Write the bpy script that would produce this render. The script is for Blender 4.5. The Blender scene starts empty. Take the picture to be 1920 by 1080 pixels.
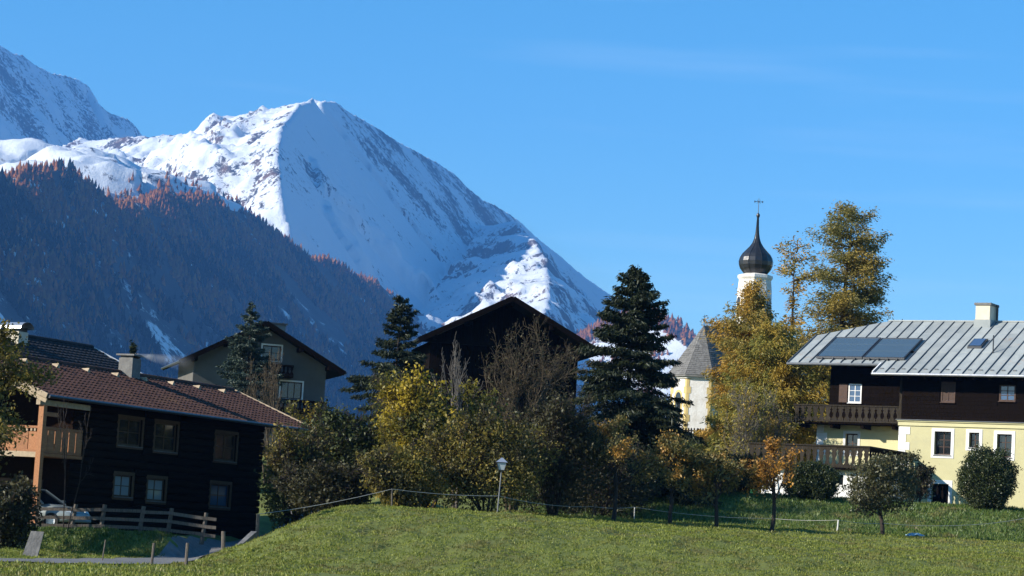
import bpy, math, random
import numpy as np
from mathutils import Matrix, Vector
rad = math.radians
SC = bpy.context.scene
COL = SC.collection

# ------------------------------------------------------------------ camera, sky, sun, exposure
CAM = Vector((0.0, 0.0, 1.5)); FPX = 4500.0; PITCH = 5.90; ROLL = 3.3
RC = Matrix.Rotation(rad(90 + PITCH), 3, 'X') @ Matrix.Rotation(rad(ROLL), 3, 'Z')
cd = bpy.data.cameras.new('camera'); cam = bpy.data.objects.new('camera', cd); COL.objects.link(cam)
cd.sensor_width = 36.0; cd.lens = FPX / 1920 * 36.0; cd.clip_start = 0.5; cd.clip_end = 40000
cam.matrix_world = Matrix.Translation(CAM) @ RC.to_4x4()
SC.camera = cam
SUN_AZ, SUN_EL = 69.0, 25.0          # degrees left of straight behind the camera, degrees up
SDIR = Vector((-math.sin(rad(SUN_AZ)) * math.cos(rad(SUN_EL)), -math.cos(rad(SUN_AZ)) * math.cos(rad(SUN_EL)), math.sin(rad(SUN_EL))))
W = bpy.data.worlds.new('World'); SC.world = W; W.use_nodes = True
nt = W.node_tree; nt.nodes.clear()
sky = nt.nodes.new('ShaderNodeTexSky'); sky.sky_type = 'NISHITA'; sky.sun_disc = False
sky.sun_elevation = rad(SUN_EL); sky.sun_rotation = math.atan2(SDIR.x, SDIR.y)
sky.altitude = 900; sky.air_density = 1.0; sky.dust_density = 0.35; sky.ozone_density = 4.0
tc = nt.nodes.new('ShaderNodeTexCoord'); mp = nt.nodes.new('ShaderNodeMapping'); mp.inputs['Scale'].default_value = (2.2, 2.2, 30)
mp.inputs['Rotation'].default_value = (0.0, 0.10, 0)
nz = nt.nodes.new('ShaderNodeTexNoise'); nz.inputs['Scale'].default_value = 2.0; nz.inputs['Detail'].default_value = 5
mr = nt.nodes.new('ShaderNodeMapRange'); mr.inputs[1].default_value = 0.54; mr.inputs[2].default_value = 0.85; mr.inputs[4].default_value = 0.12
mx = nt.nodes.new('ShaderNodeMix'); mx.data_type = 'RGBA'; mx.inputs[7].default_value = (7.5, 8.5, 9.5, 1)
bg = nt.nodes.new('ShaderNodeBackground'); bg.inputs['Strength'].default_value = 0.082
wo = nt.nodes.new('ShaderNodeOutputWorld')
L = nt.links.new
L(tc.outputs['Generated'], mp.inputs[0]); L(mp.outputs[0], nz.inputs['Vector']); L(nz.outputs[0], mr.inputs[0])
L(mr.outputs[0], mx.inputs[0]); hs_ = nt.nodes.new('ShaderNodeHueSaturation'); hs_.inputs['Saturation'].default_value = 1.27; hs_.inputs['Hue'].default_value = 0.49; hs_.inputs['Value'].default_value = 1.2; L(sky.outputs[0], hs_.inputs['Color']); L(hs_.outputs[0], mx.inputs[6]); L(mx.outputs[2], bg.inputs['Color']); L(bg.outputs[0], wo.inputs['Surface'])
sd = bpy.data.lights.new('sun', 'SUN'); sd.energy = 5.0; sd.angle = rad(0.5); sd.color = (1.0, 0.93, 0.82)
sun = bpy.data.objects.new('sun', sd); COL.objects.link(sun); sun.rotation_euler = SDIR.to_track_quat('Z', 'Y').to_euler(); sun.location = (-60, -40, 80)
SC.view_settings.view_transform = 'Standard'; SC.view_settings.look = 'None'; SC.view_settings.gamma = 1; SC.view_settings.exposure = 0.97
SC.cycles.max_bounces = 6; SC.cycles.diffuse_bounces = 3; SC.cycles.glossy_bounces = 3; SC.cycles.transmission_bounces = 4
SC.cycles.transparent_max_bounces = 8; SC.cycles.volume_bounces = 0
SC.cycles.volume_max_steps = 64

# ------------------------------------------------------------------ pixel <-> world helpers (measuring the photograph, 1920 x 1080)
def ray(px, py): return RC @ Vector(((px - 960) / FPX, (540 - py) / FPX, -1.0))
def P(px, py, d):
    v = ray(px, py); return CAM + v * (d / v.y)
def on_plane(px, py, S, n, k=1.0):
    v = ray(px, py); t = (S - CAM).dot(n) / v.dot(n); return CAM + v * (t * k)
class Frame:
    """a building's own axes: x along its front, y into it, z up"""
    def __init__(s, x, y, z, yaw):
        s.o = Vector((x, y, z)); c, q = math.cos(rad(yaw)), math.sin(rad(yaw)); s.yaw = rad(yaw)
        s.xd = Vector((c, q, 0)); s.yd = Vector((-q, c, 0))
    def w(s, x, y, z): return s.o + s.xd * x + s.yd * y + Vector((0, 0, z))
    def hit_y(s, px, py, yl):
        p = on_plane(px, py, s.o + s.yd * yl, s.yd) - s.o; return p.dot(s.xd), p.z
    def hit_x(s, px, py, xl):
        p = on_plane(px, py, s.o + s.xd * xl, s.xd) - s.o; return p.dot(s.yd), p.z
    def hit_n(s, px, py, pt, n):
        nw = s.xd * n[0] + s.yd * n[1] + Vector((0, 0, n[2])); p = on_plane(px, py, s.w(*pt), nw) - s.o
        return p.dot(s.xd), p.dot(s.yd), p.z
    def rect(s, l, t, r, b, yl):
        x0 = s.hit_y(l, (t + b) / 2, yl)[0]; x1 = s.hit_y(r, (t + b) / 2, yl)[0]
        z1 = s.hit_y((l + r) / 2, t, yl)[1]; z0 = s.hit_y((l + r) / 2, b, yl)[1]
        return x0, x1, z0, z1

# ------------------------------------------------------------------ materials
def newmat(name):
    m = bpy.data.materials.new(name); m.use_nodes = True; m.node_tree.nodes.clear()
    o = m.node_tree.nodes.new('ShaderNodeOutputMaterial'); return m, m.node_tree, o
def ramp(nt, cols, poss=None, interp='LINEAR'):
    r = nt.nodes.new('ShaderNodeValToRGB'); e = r.color_ramp.elements; r.color_ramp.interpolation = interp
    while len(e) < len(cols): e.new(0.5)
    for i, c in enumerate(cols):
        e[i].position = poss[i] if poss else i / max(1, len(cols) - 1); e[i].color = (*c, 1)
    return r
def mat(name, c1, c2=None, scale=6.0, rough=0.8, bump=0.0, metal=0.0, spec=0.3, stretch=(1, 1, 1), bscale=None, c3=None, p3=(0.62, 0.72), s3=1.5):
    m, nt, o = newmat(name); b = nt.nodes.new('ShaderNodeBsdfPrincipled'); nt.links.new(b.outputs[0], o.inputs[0])
    b.inputs['Roughness'].default_value = rough; b.inputs['Metallic'].default_value = metal; b.inputs['Specular IOR Level'].default_value = spec
    c2 = c2 or tuple(x * 0.75 for x in c1)
    tc = nt.nodes.new('ShaderNodeTexCoord'); mp = nt.nodes.new('ShaderNodeMapping'); mp.inputs['Scale'].default_value = stretch
    oi = nt.nodes.new('ShaderNodeObjectInfo')
    off = nt.nodes.new('ShaderNodeVectorMath'); off.operation = 'ADD'
    sc = nt.nodes.new('ShaderNodeMath'); sc.operation = 'MULTIPLY'; sc.inputs[1].default_value = 37.0
    nt.links.new(oi.outputs['Random'], sc.inputs[0]); nt.links.new(tc.outputs['Object'], mp.inputs[0])
    nt.links.new(mp.outputs[0], off.inputs[0]); nt.links.new(sc.outputs[0], off.inputs[1])
    n = nt.nodes.new('ShaderNodeTexNoise'); n.inputs['Scale'].default_value = scale; n.inputs['Detail'].default_value = 6; n.inputs['Roughness'].default_value = 0.65
    nt.links.new(off.outputs[0], n.inputs['Vector'])
    r = ramp(nt, [c1, c2], [0.35, 0.65]); nt.links.new(n.outputs[0], r.inputs[0]); out = r.outputs[0]
    if c3:
        n3 = nt.nodes.new('ShaderNodeTexNoise'); n3.inputs['Scale'].default_value = s3; n3.inputs['Detail'].default_value = 8; n3.inputs['Roughness'].default_value = 0.7
        nt.links.new(tc.outputs['Object'], n3.inputs['Vector'])
        q = nt.nodes.new('ShaderNodeMapRange'); q.inputs[1].default_value, q.inputs[2].default_value = p3; nt.links.new(n3.outputs[0], q.inputs[0])
        x = nt.nodes.new('ShaderNodeMix'); x.data_type = 'RGBA'; nt.links.new(q.outputs[0], x.inputs[0]); nt.links.new(out, x.inputs[6]); x.inputs[7].default_value = (*c3, 1); out = x.outputs[2]
    # each piece a little lighter or darker than the next
    hv = nt.nodes.new('ShaderNodeHueSaturation'); vr = nt.nodes.new('ShaderNodeMapRange'); vr.inputs[3].default_value = 0.86; vr.inputs[4].default_value = 1.12
    nt.links.new(oi.outputs['Random'], vr.inputs[0]); nt.links.new(vr.outputs[0], hv.inputs['Value']); nt.links.new(out, hv.inputs['Color'])
    nt.links.new(hv.outputs[0], b.inputs['Base Color'])
    if bump:
        nb = nt.nodes.new('ShaderNodeTexNoise'); nb.inputs['Scale'].default_value = bscale or scale * 3; nb.inputs['Detail'].default_value = 5
        nt.links.new(mp.outputs[0], nb.inputs['Vector'])
        bp = nt.nodes.new('ShaderNodeBump'); bp.inputs['Strength'].default_value = bump; bp.inputs['Distance'].default_value = 0.05
        nt.links.new(nb.outputs[0], bp.inputs['Height']); nt.links.new(bp.outputs[0], b.inputs['Normal'])
    return m
def leafmat(name, cols, trans=0.3, rough=0.5, gloss=0.02, patch=None, pscale=0.5, pthr=(0.45, 0.6)):
    """leaves: every leaf its own tone; 'patch' = a second set of tones in drifts through the crown"""
    m, nt, o = newmat(name); g = nt.nodes.new('ShaderNodeNewGeometry'); r = ramp(nt, cols); nt.links.new(g.outputs['Random Per Island'], r.inputs[0]); c = r.outputs[0]
    if patch:
        r2 = ramp(nt, patch); nt.links.new(g.outputs['Random Per Island'], r2.inputs[0])
        n = nt.nodes.new('ShaderNodeTexNoise'); n.inputs['Scale'].default_value = pscale; n.inputs['Detail'].default_value = 4; nt.links.new(g.outputs['Position'], n.inputs['Vector'])
        q = nt.nodes.new('ShaderNodeMapRange'); q.inputs[1].default_value, q.inputs[2].default_value = pthr; nt.links.new(n.outputs[0], q.inputs[0])
        x = nt.nodes.new('ShaderNodeMix'); x.data_type = 'RGBA'; nt.links.new(q.outputs[0], x.inputs[0]); nt.links.new(c, x.inputs[6]); nt.links.new(r2.outputs[0], x.inputs[7]); c = x.outputs[2]
    d = nt.nodes.new('ShaderNodeBsdfDiffuse'); t = nt.nodes.new('ShaderNodeBsdfTranslucent'); gl = nt.nodes.new('ShaderNodeBsdfGlossy'); gl.inputs['Roughness'].default_value = rough
    gl.inputs['Color'].default_value = (0.8, 0.85, 0.8, 1)
    m1 = nt.nodes.new('ShaderNodeMixShader'); m1.inputs[0].default_value = trans; m2 = nt.nodes.new('ShaderNodeMixShader'); m2.inputs[0].default_value = gloss
    nt.links.new(c, d.inputs[0]); nt.links.new(c, t.inputs[0]); nt.links.new(d.outputs[0], m1.inputs[1]); nt.links.new(t.outputs[0], m1.inputs[2])
    nt.links.new(m1.outputs[0], m2.inputs[1]); nt.links.new(gl.outputs[0], m2.inputs[2]); nt.links.new(m2.outputs[0], o.inputs[0])
    return m
def glassmat(name, col, rough=0.06, metal=0.0, spec=0.8):
    m, nt, o = newmat(name); b = nt.nodes.new('ShaderNodeBsdfPrincipled'); nt.links.new(b.outputs[0], o.inputs[0])
    b.inputs['Base Color'].default_value = (*col, 1); b.inputs['Roughness'].default_value = rough; b.inputs['Metallic'].default_value = metal; b.inputs['Specular IOR Level'].default_value = spec
    return m
MT = {
 'tile_red': mat('tile_red', (0.088, 0.045, 0.033), (0.056, 0.030, 0.024), 3, 0.8, 0.2, spec=0.15, c3=(0.15, 0.085, 0.045), p3=(0.52, 0.8), s3=0.6),
 'tile_dark': mat('tile_dark', (0.035, 0.034, 0.036), (0.02, 0.02, 0.022), 3, 0.75, 0.2, spec=0.15),
 'log': mat('log', (0.018, 0.010, 0.006), (0.010, 0.006, 0.004), 4, 0.9, 0.4, spec=0.05, stretch=(0.3, 3, 3)),
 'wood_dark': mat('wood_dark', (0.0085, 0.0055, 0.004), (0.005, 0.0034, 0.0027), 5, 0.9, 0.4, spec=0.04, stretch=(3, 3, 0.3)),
 'wood_grey': mat('wood_grey', (0.044, 0.036, 0.026), (0.024, 0.020, 0.015), 6, 0.9, 0.4, spec=0.1, stretch=(3, 3, 0.4)),
 'wood_fence': mat('wood_fence', (0.15, 0.125, 0.10), (0.08, 0.066, 0.052), 8, 0.85, 0.5, stretch=(3, 3, 0.5)),
 'wood_orange': mat('wood_orange', (0.36, 0.155, 0.06), (0.26, 0.105, 0.04), 5, 0.6, 0.2, stretch=(0.6, 3, 3)),
 'wood_window': mat('wood_window', (0.115, 0.062, 0.028), (0.085, 0.046, 0.02), 5, 0.6, 0.2),
 'wood_brown': mat('wood_brown', (0.07, 0.035, 0.022), (0.045, 0.024, 0.016), 5, 0.6, 0.2),
 'barge': mat('barge', (0.42, 0.33, 0.22), (0.30, 0.23, 0.15), 5, 0.7, 0.2),
 'plaster_white': mat('plaster_white', (0.78, 0.77, 0.74), (0.70, 0.69, 0.66), 1.2, 0.9, 0.25, bscale=25),
 'plaster_church': mat('plaster_church', (0.76, 0.74, 0.70), (0.62, 0.59, 0.54), 0.9, 0.9, 0.5, bscale=9, c3=(0.40, 0.35, 0.28), p3=(0.50, 0.78), s3=0.9),
 'plaster_yellow': mat('plaster_yellow', (0.55, 0.51, 0.29), (0.50, 0.46, 0.26), 0.8, 0.9, 0.2, bscale=25, c3=(0.43, 0.40, 0.25), p3=(0.52, 0.82), s3=0.7),
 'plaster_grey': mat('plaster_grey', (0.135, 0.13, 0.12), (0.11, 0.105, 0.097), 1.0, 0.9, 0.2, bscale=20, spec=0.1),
 'quoin_yellow': mat('quoin_yellow', (0.56, 0.43, 0.18), (0.48, 0.36, 0.15), 2, 0.9, 0.2),
 'cream': mat('cream', (0.62, 0.55, 0.42), (0.54, 0.48, 0.37), 2, 0.9, 0.3),
 'concrete': mat('concrete', (0.20, 0.195, 0.18), (0.13, 0.125, 0.12), 3, 0.9, 0.4),
 'zinc': mat('zinc', (0.33, 0.35, 0.335), (0.25, 0.275, 0.275), 1.3, 0.6, 0.12, spec=0.22, c3=(0.33, 0.20, 0.11), p3=(0.60, 0.78), s3=0.9, stretch=(1, 0.6, 1)),
 'zinc_dark': mat('zinc_dark', (0.09, 0.10, 0.11), (0.06, 0.07, 0.08), 3, 0.5, 0.1, spec=0.5),
 'metal_dark': mat('metal_dark', (0.03, 0.032, 0.036), (0.02, 0.021, 0.024), 4, 0.38, 0.1, spec=0.6),
 'roof_dark': mat('roof_dark', (0.016, 0.015, 0.015), (0.010, 0.010, 0.010), 3, 0.95, 0.2, spec=0.05),
 'pole_grey': mat('pole_grey', (0.20, 0.205, 0.21), None, 4, 0.6, 0.1),
 'metal_light': mat('metal_light', (0.55, 0.56, 0.58), (0.45, 0.46, 0.48), 4, 0.35, 0.1, metal=0.7),
 'onion': mat('onion', (0.020, 0.021, 0.024), (0.012, 0.013, 0.016), 2.5, 0.34, 0.15, spec=0.6),
 'shingle': mat('shingle', (0.17, 0.165, 0.155), (0.10, 0.098, 0.094), 5, 0.75, 0.5, c3=(0.24, 0.235, 0.22), p3=(0.5, 0.8), s3=3),
 'bark': mat('bark', (0.055, 0.042, 0.033), (0.030, 0.024, 0.020), 8, 0.9, 0.6, stretch=(3, 3, 0.6)),
 'bark_grey': mat('bark_grey', (0.16, 0.145, 0.125), (0.085, 0.075, 0.065), 6, 0.9, 0.4),
 'twig': mat('twig', (0.105, 0.082, 0.052), (0.062, 0.048, 0.032), 5, 0.9, 0.2, spec=0.1),
 'wire': mat('wire', (0.42, 0.42, 0.38), (0.34, 0.34, 0.31), 5, 0.6),
 'stake_white': mat('stake_white', (0.78, 0.78, 0.74), None, 5, 0.6),
 'path': mat('path', (0.19, 0.185, 0.18), (0.13, 0.128, 0.125), 3, 0.95, 0.4, bscale=40),
 'stone': mat('stone', (0.20, 0.19, 0.175), (0.11, 0.105, 0.10), 3, 0.9, 0.6),
 'tarp': mat('tarp', (0.30, 0.48, 0.62), (0.22, 0.38, 0.52), 3, 0.5, 0.2),
 'green_plastic': mat('green_plastic', (0.03, 0.22, 0.10), None, 3, 0.5),
 'car_paint': mat('car_paint', (0.20, 0.23, 0.23), (0.19, 0.22, 0.22), 2, 0.2, spec=0.7),
 'rubber': mat('rubber', (0.015, 0.015, 0.015), None, 4, 0.8),
 'plate': mat('plate', (0.7, 0.7, 0.7), None, 4, 0.5),
 'glass': glassmat('glass', (0.012, 0.014, 0.016)),
 'glass_blue': glassmat('glass_blue', (0.05, 0.09, 0.17), 0.1),
 'glass_pale': glassmat('glass_pale', (0.55, 0.62, 0.62), 0.08, 0.55),
 'glass_lamp': glassmat('glass_lamp', (0.45, 0.50, 0.54), 0.15),
 'collector': glassmat('collector', (0.06, 0.09, 0.115), 0.22, 0.0, 0.9),
 'needle': leafmat('needle', [(0.009, 0.015, 0.009), (0.020, 0.027, 0.011), (0.032, 0.040, 0.015)], 0.12, gloss=0.025),
 'needle_blue': leafmat('needle_blue', [(0.016, 0.030, 0.024), (0.034, 0.052, 0.040), (0.050, 0.070, 0.050)], 0.12, gloss=0.03),
 'larch': leafmat('larch', [(0.180, 0.138, 0.034), (0.276, 0.204, 0.043), (0.396, 0.282, 0.060)], 0.36, gloss=0.02, patch=[(0.102, 0.110, 0.036), (0.156, 0.156, 0.048), (0.228, 0.204, 0.060)], pscale=0.5, pthr=(0.46, 0.62)),
 'larch_gold': leafmat('larch_gold', [(0.227, 0.139, 0.026), (0.423, 0.253, 0.036), (0.536, 0.309, 0.049)], 0.35, gloss=0.02, patch=[(0.146, 0.139, 0.036), (0.244, 0.204, 0.045), (0.309, 0.227, 0.049)], pscale=0.6),
 'larch_green': leafmat('larch_green', [(0.126, 0.135, 0.030), (0.211, 0.203, 0.044), (0.321, 0.261, 0.051)], 0.35, gloss=0.02, patch=[(0.236, 0.169, 0.030), (0.355, 0.245, 0.037), (0.439, 0.288, 0.043)], pscale=0.6),
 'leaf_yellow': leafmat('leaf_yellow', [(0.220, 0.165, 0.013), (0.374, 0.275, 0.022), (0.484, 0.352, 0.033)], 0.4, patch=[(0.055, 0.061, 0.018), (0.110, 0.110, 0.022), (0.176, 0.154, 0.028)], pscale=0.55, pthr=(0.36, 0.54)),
 'leaf_green': leafmat('leaf_green', [(0.022, 0.034, 0.012), (0.045, 0.06, 0.018), (0.08, 0.09, 0.024)], 0.3, gloss=0.02),
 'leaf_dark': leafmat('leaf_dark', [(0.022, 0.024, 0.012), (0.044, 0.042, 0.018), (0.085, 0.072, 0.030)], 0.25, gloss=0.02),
 'leaf_mixed': leafmat('leaf_mixed', [(0.084, 0.084, 0.022), (0.168, 0.140, 0.028), (0.308, 0.224, 0.042)], 0.35, patch=[(0.042, 0.045, 0.017), (0.077, 0.070, 0.025), (0.126, 0.105, 0.035)], pscale=0.7),
 'leaf_apple': leafmat('leaf_apple', [(0.088, 0.088, 0.035), (0.166, 0.146, 0.047), (0.293, 0.205, 0.058)], 0.3, gloss=0.025, patch=[(0.234, 0.137, 0.035), (0.429, 0.234, 0.039), (0.546, 0.254, 0.039)], pscale=0.9, pthr=(0.52, 0.66)),
 'leaf_rust': leafmat('leaf_rust', [(0.202, 0.101, 0.030), (0.386, 0.185, 0.034), (0.554, 0.269, 0.037)], 0.35, gloss=0.02, patch=[(0.101, 0.092, 0.034), (0.202, 0.151, 0.042), (0.336, 0.218, 0.050)], pscale=1.0, pthr=(0.5, 0.62)),
 'leaf_box': leafmat('leaf_box', [(0.017, 0.027, 0.010), (0.038, 0.051, 0.017), (0.072, 0.085, 0.030)], 0.2, rough=0.35, gloss=0.03),
 'leaf_olive': leafmat('leaf_olive', [(0.036, 0.041, 0.019), (0.072, 0.072, 0.031), (0.132, 0.120, 0.054)], 0.22, rough=0.4, gloss=0.03),
 'grass': leafmat('grass', [(0.125, 0.155, 0.022), (0.185, 0.215, 0.032), (0.265, 0.275, 0.05)], 0.3, gloss=0.02, patch=[(0.10, 0.10, 0.024), (0.155, 0.145, 0.036), (0.23, 0.195, 0.06)], pscale=0.7, pthr=(0.47, 0.64)),
 'grass_deep': leafmat('grass_deep', [(0.047, 0.088, 0.016), (0.081, 0.135, 0.024), (0.135, 0.176, 0.034)], 0.3, gloss=0.03, patch=[(0.135, 0.121, 0.041), (0.176, 0.135, 0.047), (0.216, 0.162, 0.068)], pscale=0.6, pthr=(0.56, 0.7)),
}

# ------------------------------------------------------------------ objects and meshes
def tag(o, label=None, cat=None, group=None, kind=None):
    if label: o['label'] = label
    if cat: o['category'] = cat
    if group: o['group'] = group
    if kind: o['kind'] = kind
    return o
def empty(name, loc, label, cat, group=None, rz=0.0):
    o = bpy.data.objects.new(name, None); COL.objects.link(o); o.location = loc; o.rotation_euler = (0, 0, rz); o.empty_display_size = 0.5
    return tag(o, label, cat, group)
def link(name, me, material, parent=None, loc=None):
    o = bpy.data.objects.new(name, me); COL.objects.link(o)
    if material is not None and len(me.materials) == 0: me.materials.append(MT[material] if isinstance(material, str) else material)
    if parent is not None: o.parent = parent
    if loc is not None: o.location = loc
    return o
def np_mesh(name, V, F, smooth=False):
    V = np.ascontiguousarray(V, dtype=np.float32); F = np.ascontiguousarray(F, dtype=np.int32); k = F.shape[1]; m = F.shape[0]
    me = bpy.data.meshes.new(name); me.vertices.add(len(V)); me.vertices.foreach_set('co', V.ravel())
    me.loops.add(m * k); me.loops.foreach_set('vertex_index', F.ravel()); me.polygons.add(m)
    me.polygons.foreach_set('loop_start', np.arange(0, m * k, k, dtype=np.int32)); me.polygons.foreach_set('loop_total', np.full(m, k, np.int32))
    if smooth: me.polygons.foreach_set('use_smooth', np.ones(m, bool))
    me.update(calc_edges=True); return me
class MB:
    def __init__(s): s.v = []; s.f = []
    def add(s, vs, fs):
        n = len(s.v); s.v += [tuple(v) for v in vs]; s.f += [tuple(i + n for i in f) for f in fs]; return s
    def box(s, x0, x1, y0, y1, z0, z1):
        return s.add([(x0, y0, z0), (x1, y0, z0), (x1, y1, z0), (x0, y1, z0), (x0, y0, z1), (x1, y0, z1), (x1, y1, z1), (x0, y1, z1)],
                     [(0, 3, 2, 1), (4, 5, 6, 7), (0, 1, 5, 4), (1, 2, 6, 5), (2, 3, 7, 6), (3, 0, 4, 7)])
    def hexa(s, b, t):   # bottom quad, top quad (counter-clockwise from above)
        return s.add(list(b) + list(t), [(0, 3, 2, 1), (4, 5, 6, 7), (0, 1, 5, 4), (1, 2, 6, 5), (2, 3, 7, 6), (3, 0, 4, 7)])
    def prism(s, poly, off):   # any planar polygon pushed by a vector
        n = len(poly); o = Vector(off); a = [Vector(p) for p in poly]
        return s.add([tuple(p) for p in a] + [tuple(p + o) for p in a], [tuple(range(n))[::-1], tuple(range(n, 2 * n))] + [(i, (i + 1) % n, n + (i + 1) % n, n + i) for i in range(n)])
    def bar(s, a, b, w, h, up=(0, 0, 1)):
        a, b = Vector(a), Vector(b); d = (b - a).normalized(); u = Vector(up); r = d.cross(u).normalized() * (w / 2); u = r.cross(d).normalized() * (h / 2)
        return s.hexa([a - r - u, a + r - u, b + r - u, b - r - u], [a - r + u, a + r + u, b + r + u, b - r + u])
    def tube(s, a, b, r0, r1=None, n=8, cap=True):
        r1 = r0 if r1 is None else r1; a, b = Vector(a), Vector(b); d = (b - a).normalized(); q = Vector((0, 0, 1)) if abs(d.z) < 0.9 else Vector((1, 0, 0)); u = d.cross(q).normalized(); v = d.cross(u)
        vs = []
        for p, r in ((a, r0), (b, r1)):
            for i in range(n): t = 2 * math.pi * i / n; vs.append(p + u * (math.cos(t) * r) + v * (math.sin(t) * r))
        fs = [(i, (i + 1) % n, n + (i + 1) % n, n + i) for i in range(n)]
        if cap: fs += [tuple(range(n))[::-1], tuple(range(n, 2 * n))]
        return s.add(vs, fs)
    def lathe(s, prof, n=24, c=(0, 0, 0), rot=0.0):
        vs = []; m = len(prof)
        for r, z in prof:
            for i in range(n): t = 2 * math.pi * i / n + rot; vs.append((c[0] + math.cos(t) * r, c[1] + math.sin(t) * r, c[2] + z))
        return s.add(vs, [(j * n + i, j * n + (i + 1) % n, (j + 1) * n + (i + 1) % n, (j + 1) * n + i) for j in range(m - 1) for i in range(n)] + [tuple(range(n))[::-1], tuple(range((m - 1) * n, m * n))])
    def mesh(s, name, smooth=False):
        me = bpy.data.meshes.new(name); me.from_pydata(s.v, [], s.f)
        if smooth: me.polygons.foreach_set('use_smooth', np.ones(len(me.polygons), bool))
        me.update(); return me
    def build(s, name, material, parent=None, smooth=False, bevel=0.0):
        o = link(name, s.mesh(name, smooth), material, parent)
        if bevel: b = o.modifiers.new('bevel', 'BEVEL'); b.width = bevel; b.segments = 1
        return o
def part(name, material, parent, *boxes, bevel=0.0):
    m = MB()
    for b in boxes: m.box(*b)
    return m.build(name, material, parent, bevel=bevel)
def cards_mesh(name, C, U, V):
    """one small diamond leaf per centre: C centre, U half length, V half width"""
    n = len(C); A = np.empty((n, 4, 3), np.float32); A[:, 0] = C - U; A[:, 1] = C + V - U * 0.15; A[:, 2] = C + U; A[:, 3] = C - V - U * 0.15
    return np_mesh(name, A.reshape(-1, 3), np.arange(n * 4).reshape(n, 4))
def unit(a): return a / (np.linalg.norm(a, axis=-1, keepdims=True) + 1e-9)
def tubes_mesh(name, segs, n=5):
    S = np.array(segs, dtype=np.float64); A, B, r0, r1 = S[:, 0:3], S[:, 3:6], S[:, 6:7], S[:, 7:8]
    d = unit(B - A); q = np.where(np.abs(d[:, 2:3]) < 0.9, np.array([[0, 0, 1.0]]), np.array([[1.0, 0, 0]])); u = unit(np.cross(d, q)); v = np.cross(d, u)
    N = len(S); out = np.empty((N, 2, n, 3))
    for i in range(n):
        t = 2 * math.pi * i / n; o = u * math.cos(t) + v * math.sin(t); out[:, 0, i] = A + o * r0; out[:, 1, i] = B + o * r1
    base = (np.arange(N) * 2 * n)[:, None]; f = np.array([[i, (i + 1) % n, n + (i + 1) % n, n + i] for i in range(n)])
    F = (base[:, :, None] + f[None]).reshape(-1, 4)
    return np_mesh(name, out.reshape(-1, 3), F, smooth=True)

# ------------------------------------------------------------------ noise
_rs = np.random.RandomState(5); _perm = _rs.permutation(512); _ang = _rs.rand(512) * 2 * np.pi; _gx = np.cos(_ang); _gy = np.sin(_ang)
def noise2(x, y, seed=0):
    xi = np.floor(x).astype(np.int64); yi = np.floor(y).astype(np.int64); xf = x - xi; yf = y - yi
    def g(ix, iy, dx, dy):
        h = _perm[(ix + _perm[(iy + seed * 17) & 511]) & 511]; return _gx[h] * dx + _gy[h] * dy
    u = xf * xf * xf * (xf * (xf * 6 - 15) + 10); v = yf * yf * yf * (yf * (yf * 6 - 15) + 10)
    a = g(xi, yi, xf, yf); b = g(xi + 1, yi, xf - 1, yf); c = g(xi, yi + 1, xf, yf - 1); d = g(xi + 1, yi + 1, xf - 1, yf - 1)
    return (a + (b - a) * u + (c - a) * v + (a - b - c + d) * u * v) * 1.5
def fbm(x, y, oct=5, seed=0, gain=0.5, ridged=False):
    s = 0; a = 1.0; f = 1.0
    for i in range(oct):
        n = noise2(x * f, y * f, seed + i * 3); s = s + a * ((1 - 2 * np.abs(n)) if ridged else n); a *= gain; f *= 2.03
    return s
def sstep(a, b, x):
    t = np.clip((x - a) / (b - a), 0, 1); return t * t * (3 - 2 * t)

# ------------------------------------------------------------------ mountains
def vec(pts): return np.array([tuple(p) for p in pts])
def ridge_height(X, Y, ridges):
    """height of a land built from crest lines: each crest falls away to its right and its left at its own slope"""
    Z = np.full(X.shape, -400.0); W_ = np.zeros(X.shape, int); D_ = np.full(X.shape, 1e9)
    for k, (pts, sr, sl) in enumerate(ridges):
        bd = np.full(X.shape, 1e12); bz = np.zeros(X.shape); bs = np.zeros(X.shape); be = np.zeros(X.shape, bool); nseg = len(pts) - 1
        for i in range(nseg):
            a, b = pts[i], pts[i + 1]; dx, dy = b[0] - a[0], b[1] - a[1]
            t = np.clip(((X - a[0]) * dx + (Y - a[1]) * dy) / (dx * dx + dy * dy), 0, 1)
            d2 = (X - (a[0] + t * dx)) ** 2 + (Y - (a[1] + t * dy)) ** 2; m = d2 < bd
            bd[m] = d2[m]; bz[m] = (a[2] + t * (b[2] - a[2]))[m]; bs[m] = (dx * (Y - a[1]) - dy * (X - a[0]))[m]; be[m] = (((i == 0) & (t <= 0)) | ((i == nseg - 1) & (t >= 1)))[m]
        dist = np.sqrt(bd); sa, sb = (sr if isinstance(sr, tuple) else (sr, 1e9, sr)), (sl if isinstance(sl, tuple) else (sl, 1e9, sl)); L_ = bs > 0
        near, wid, far = np.where(L_, sb[0], sa[0]), np.where(L_, sb[1], sa[1]), np.where(L_, sb[2], sa[2])
        drop = near * np.minimum(dist, wid) + far * np.maximum(dist - wid, 0); z = bz - np.where(be, np.maximum(drop, 1.5 * dist), drop)
        m = z > Z; Z[m] = z[m]; W_[m] = k; D_ = np.minimum(D_, dist)
    ridge_height.near = D_
    return Z, W_
def perp_slope(pts, n):
    g = np.array([-n[0] / n[2], -n[1] / n[2]]); t = pts[-1][:2] - pts[0][:2]; t = t / np.linalg.norm(t); q = g - g.dot(t) * t; return float(np.linalg.norm(q))
NF = Vector((0.715, -0.24, 0.655)).normalized()        # the big shaded snow face looks to the right
S0 = P(610, 188, 7000)
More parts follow.
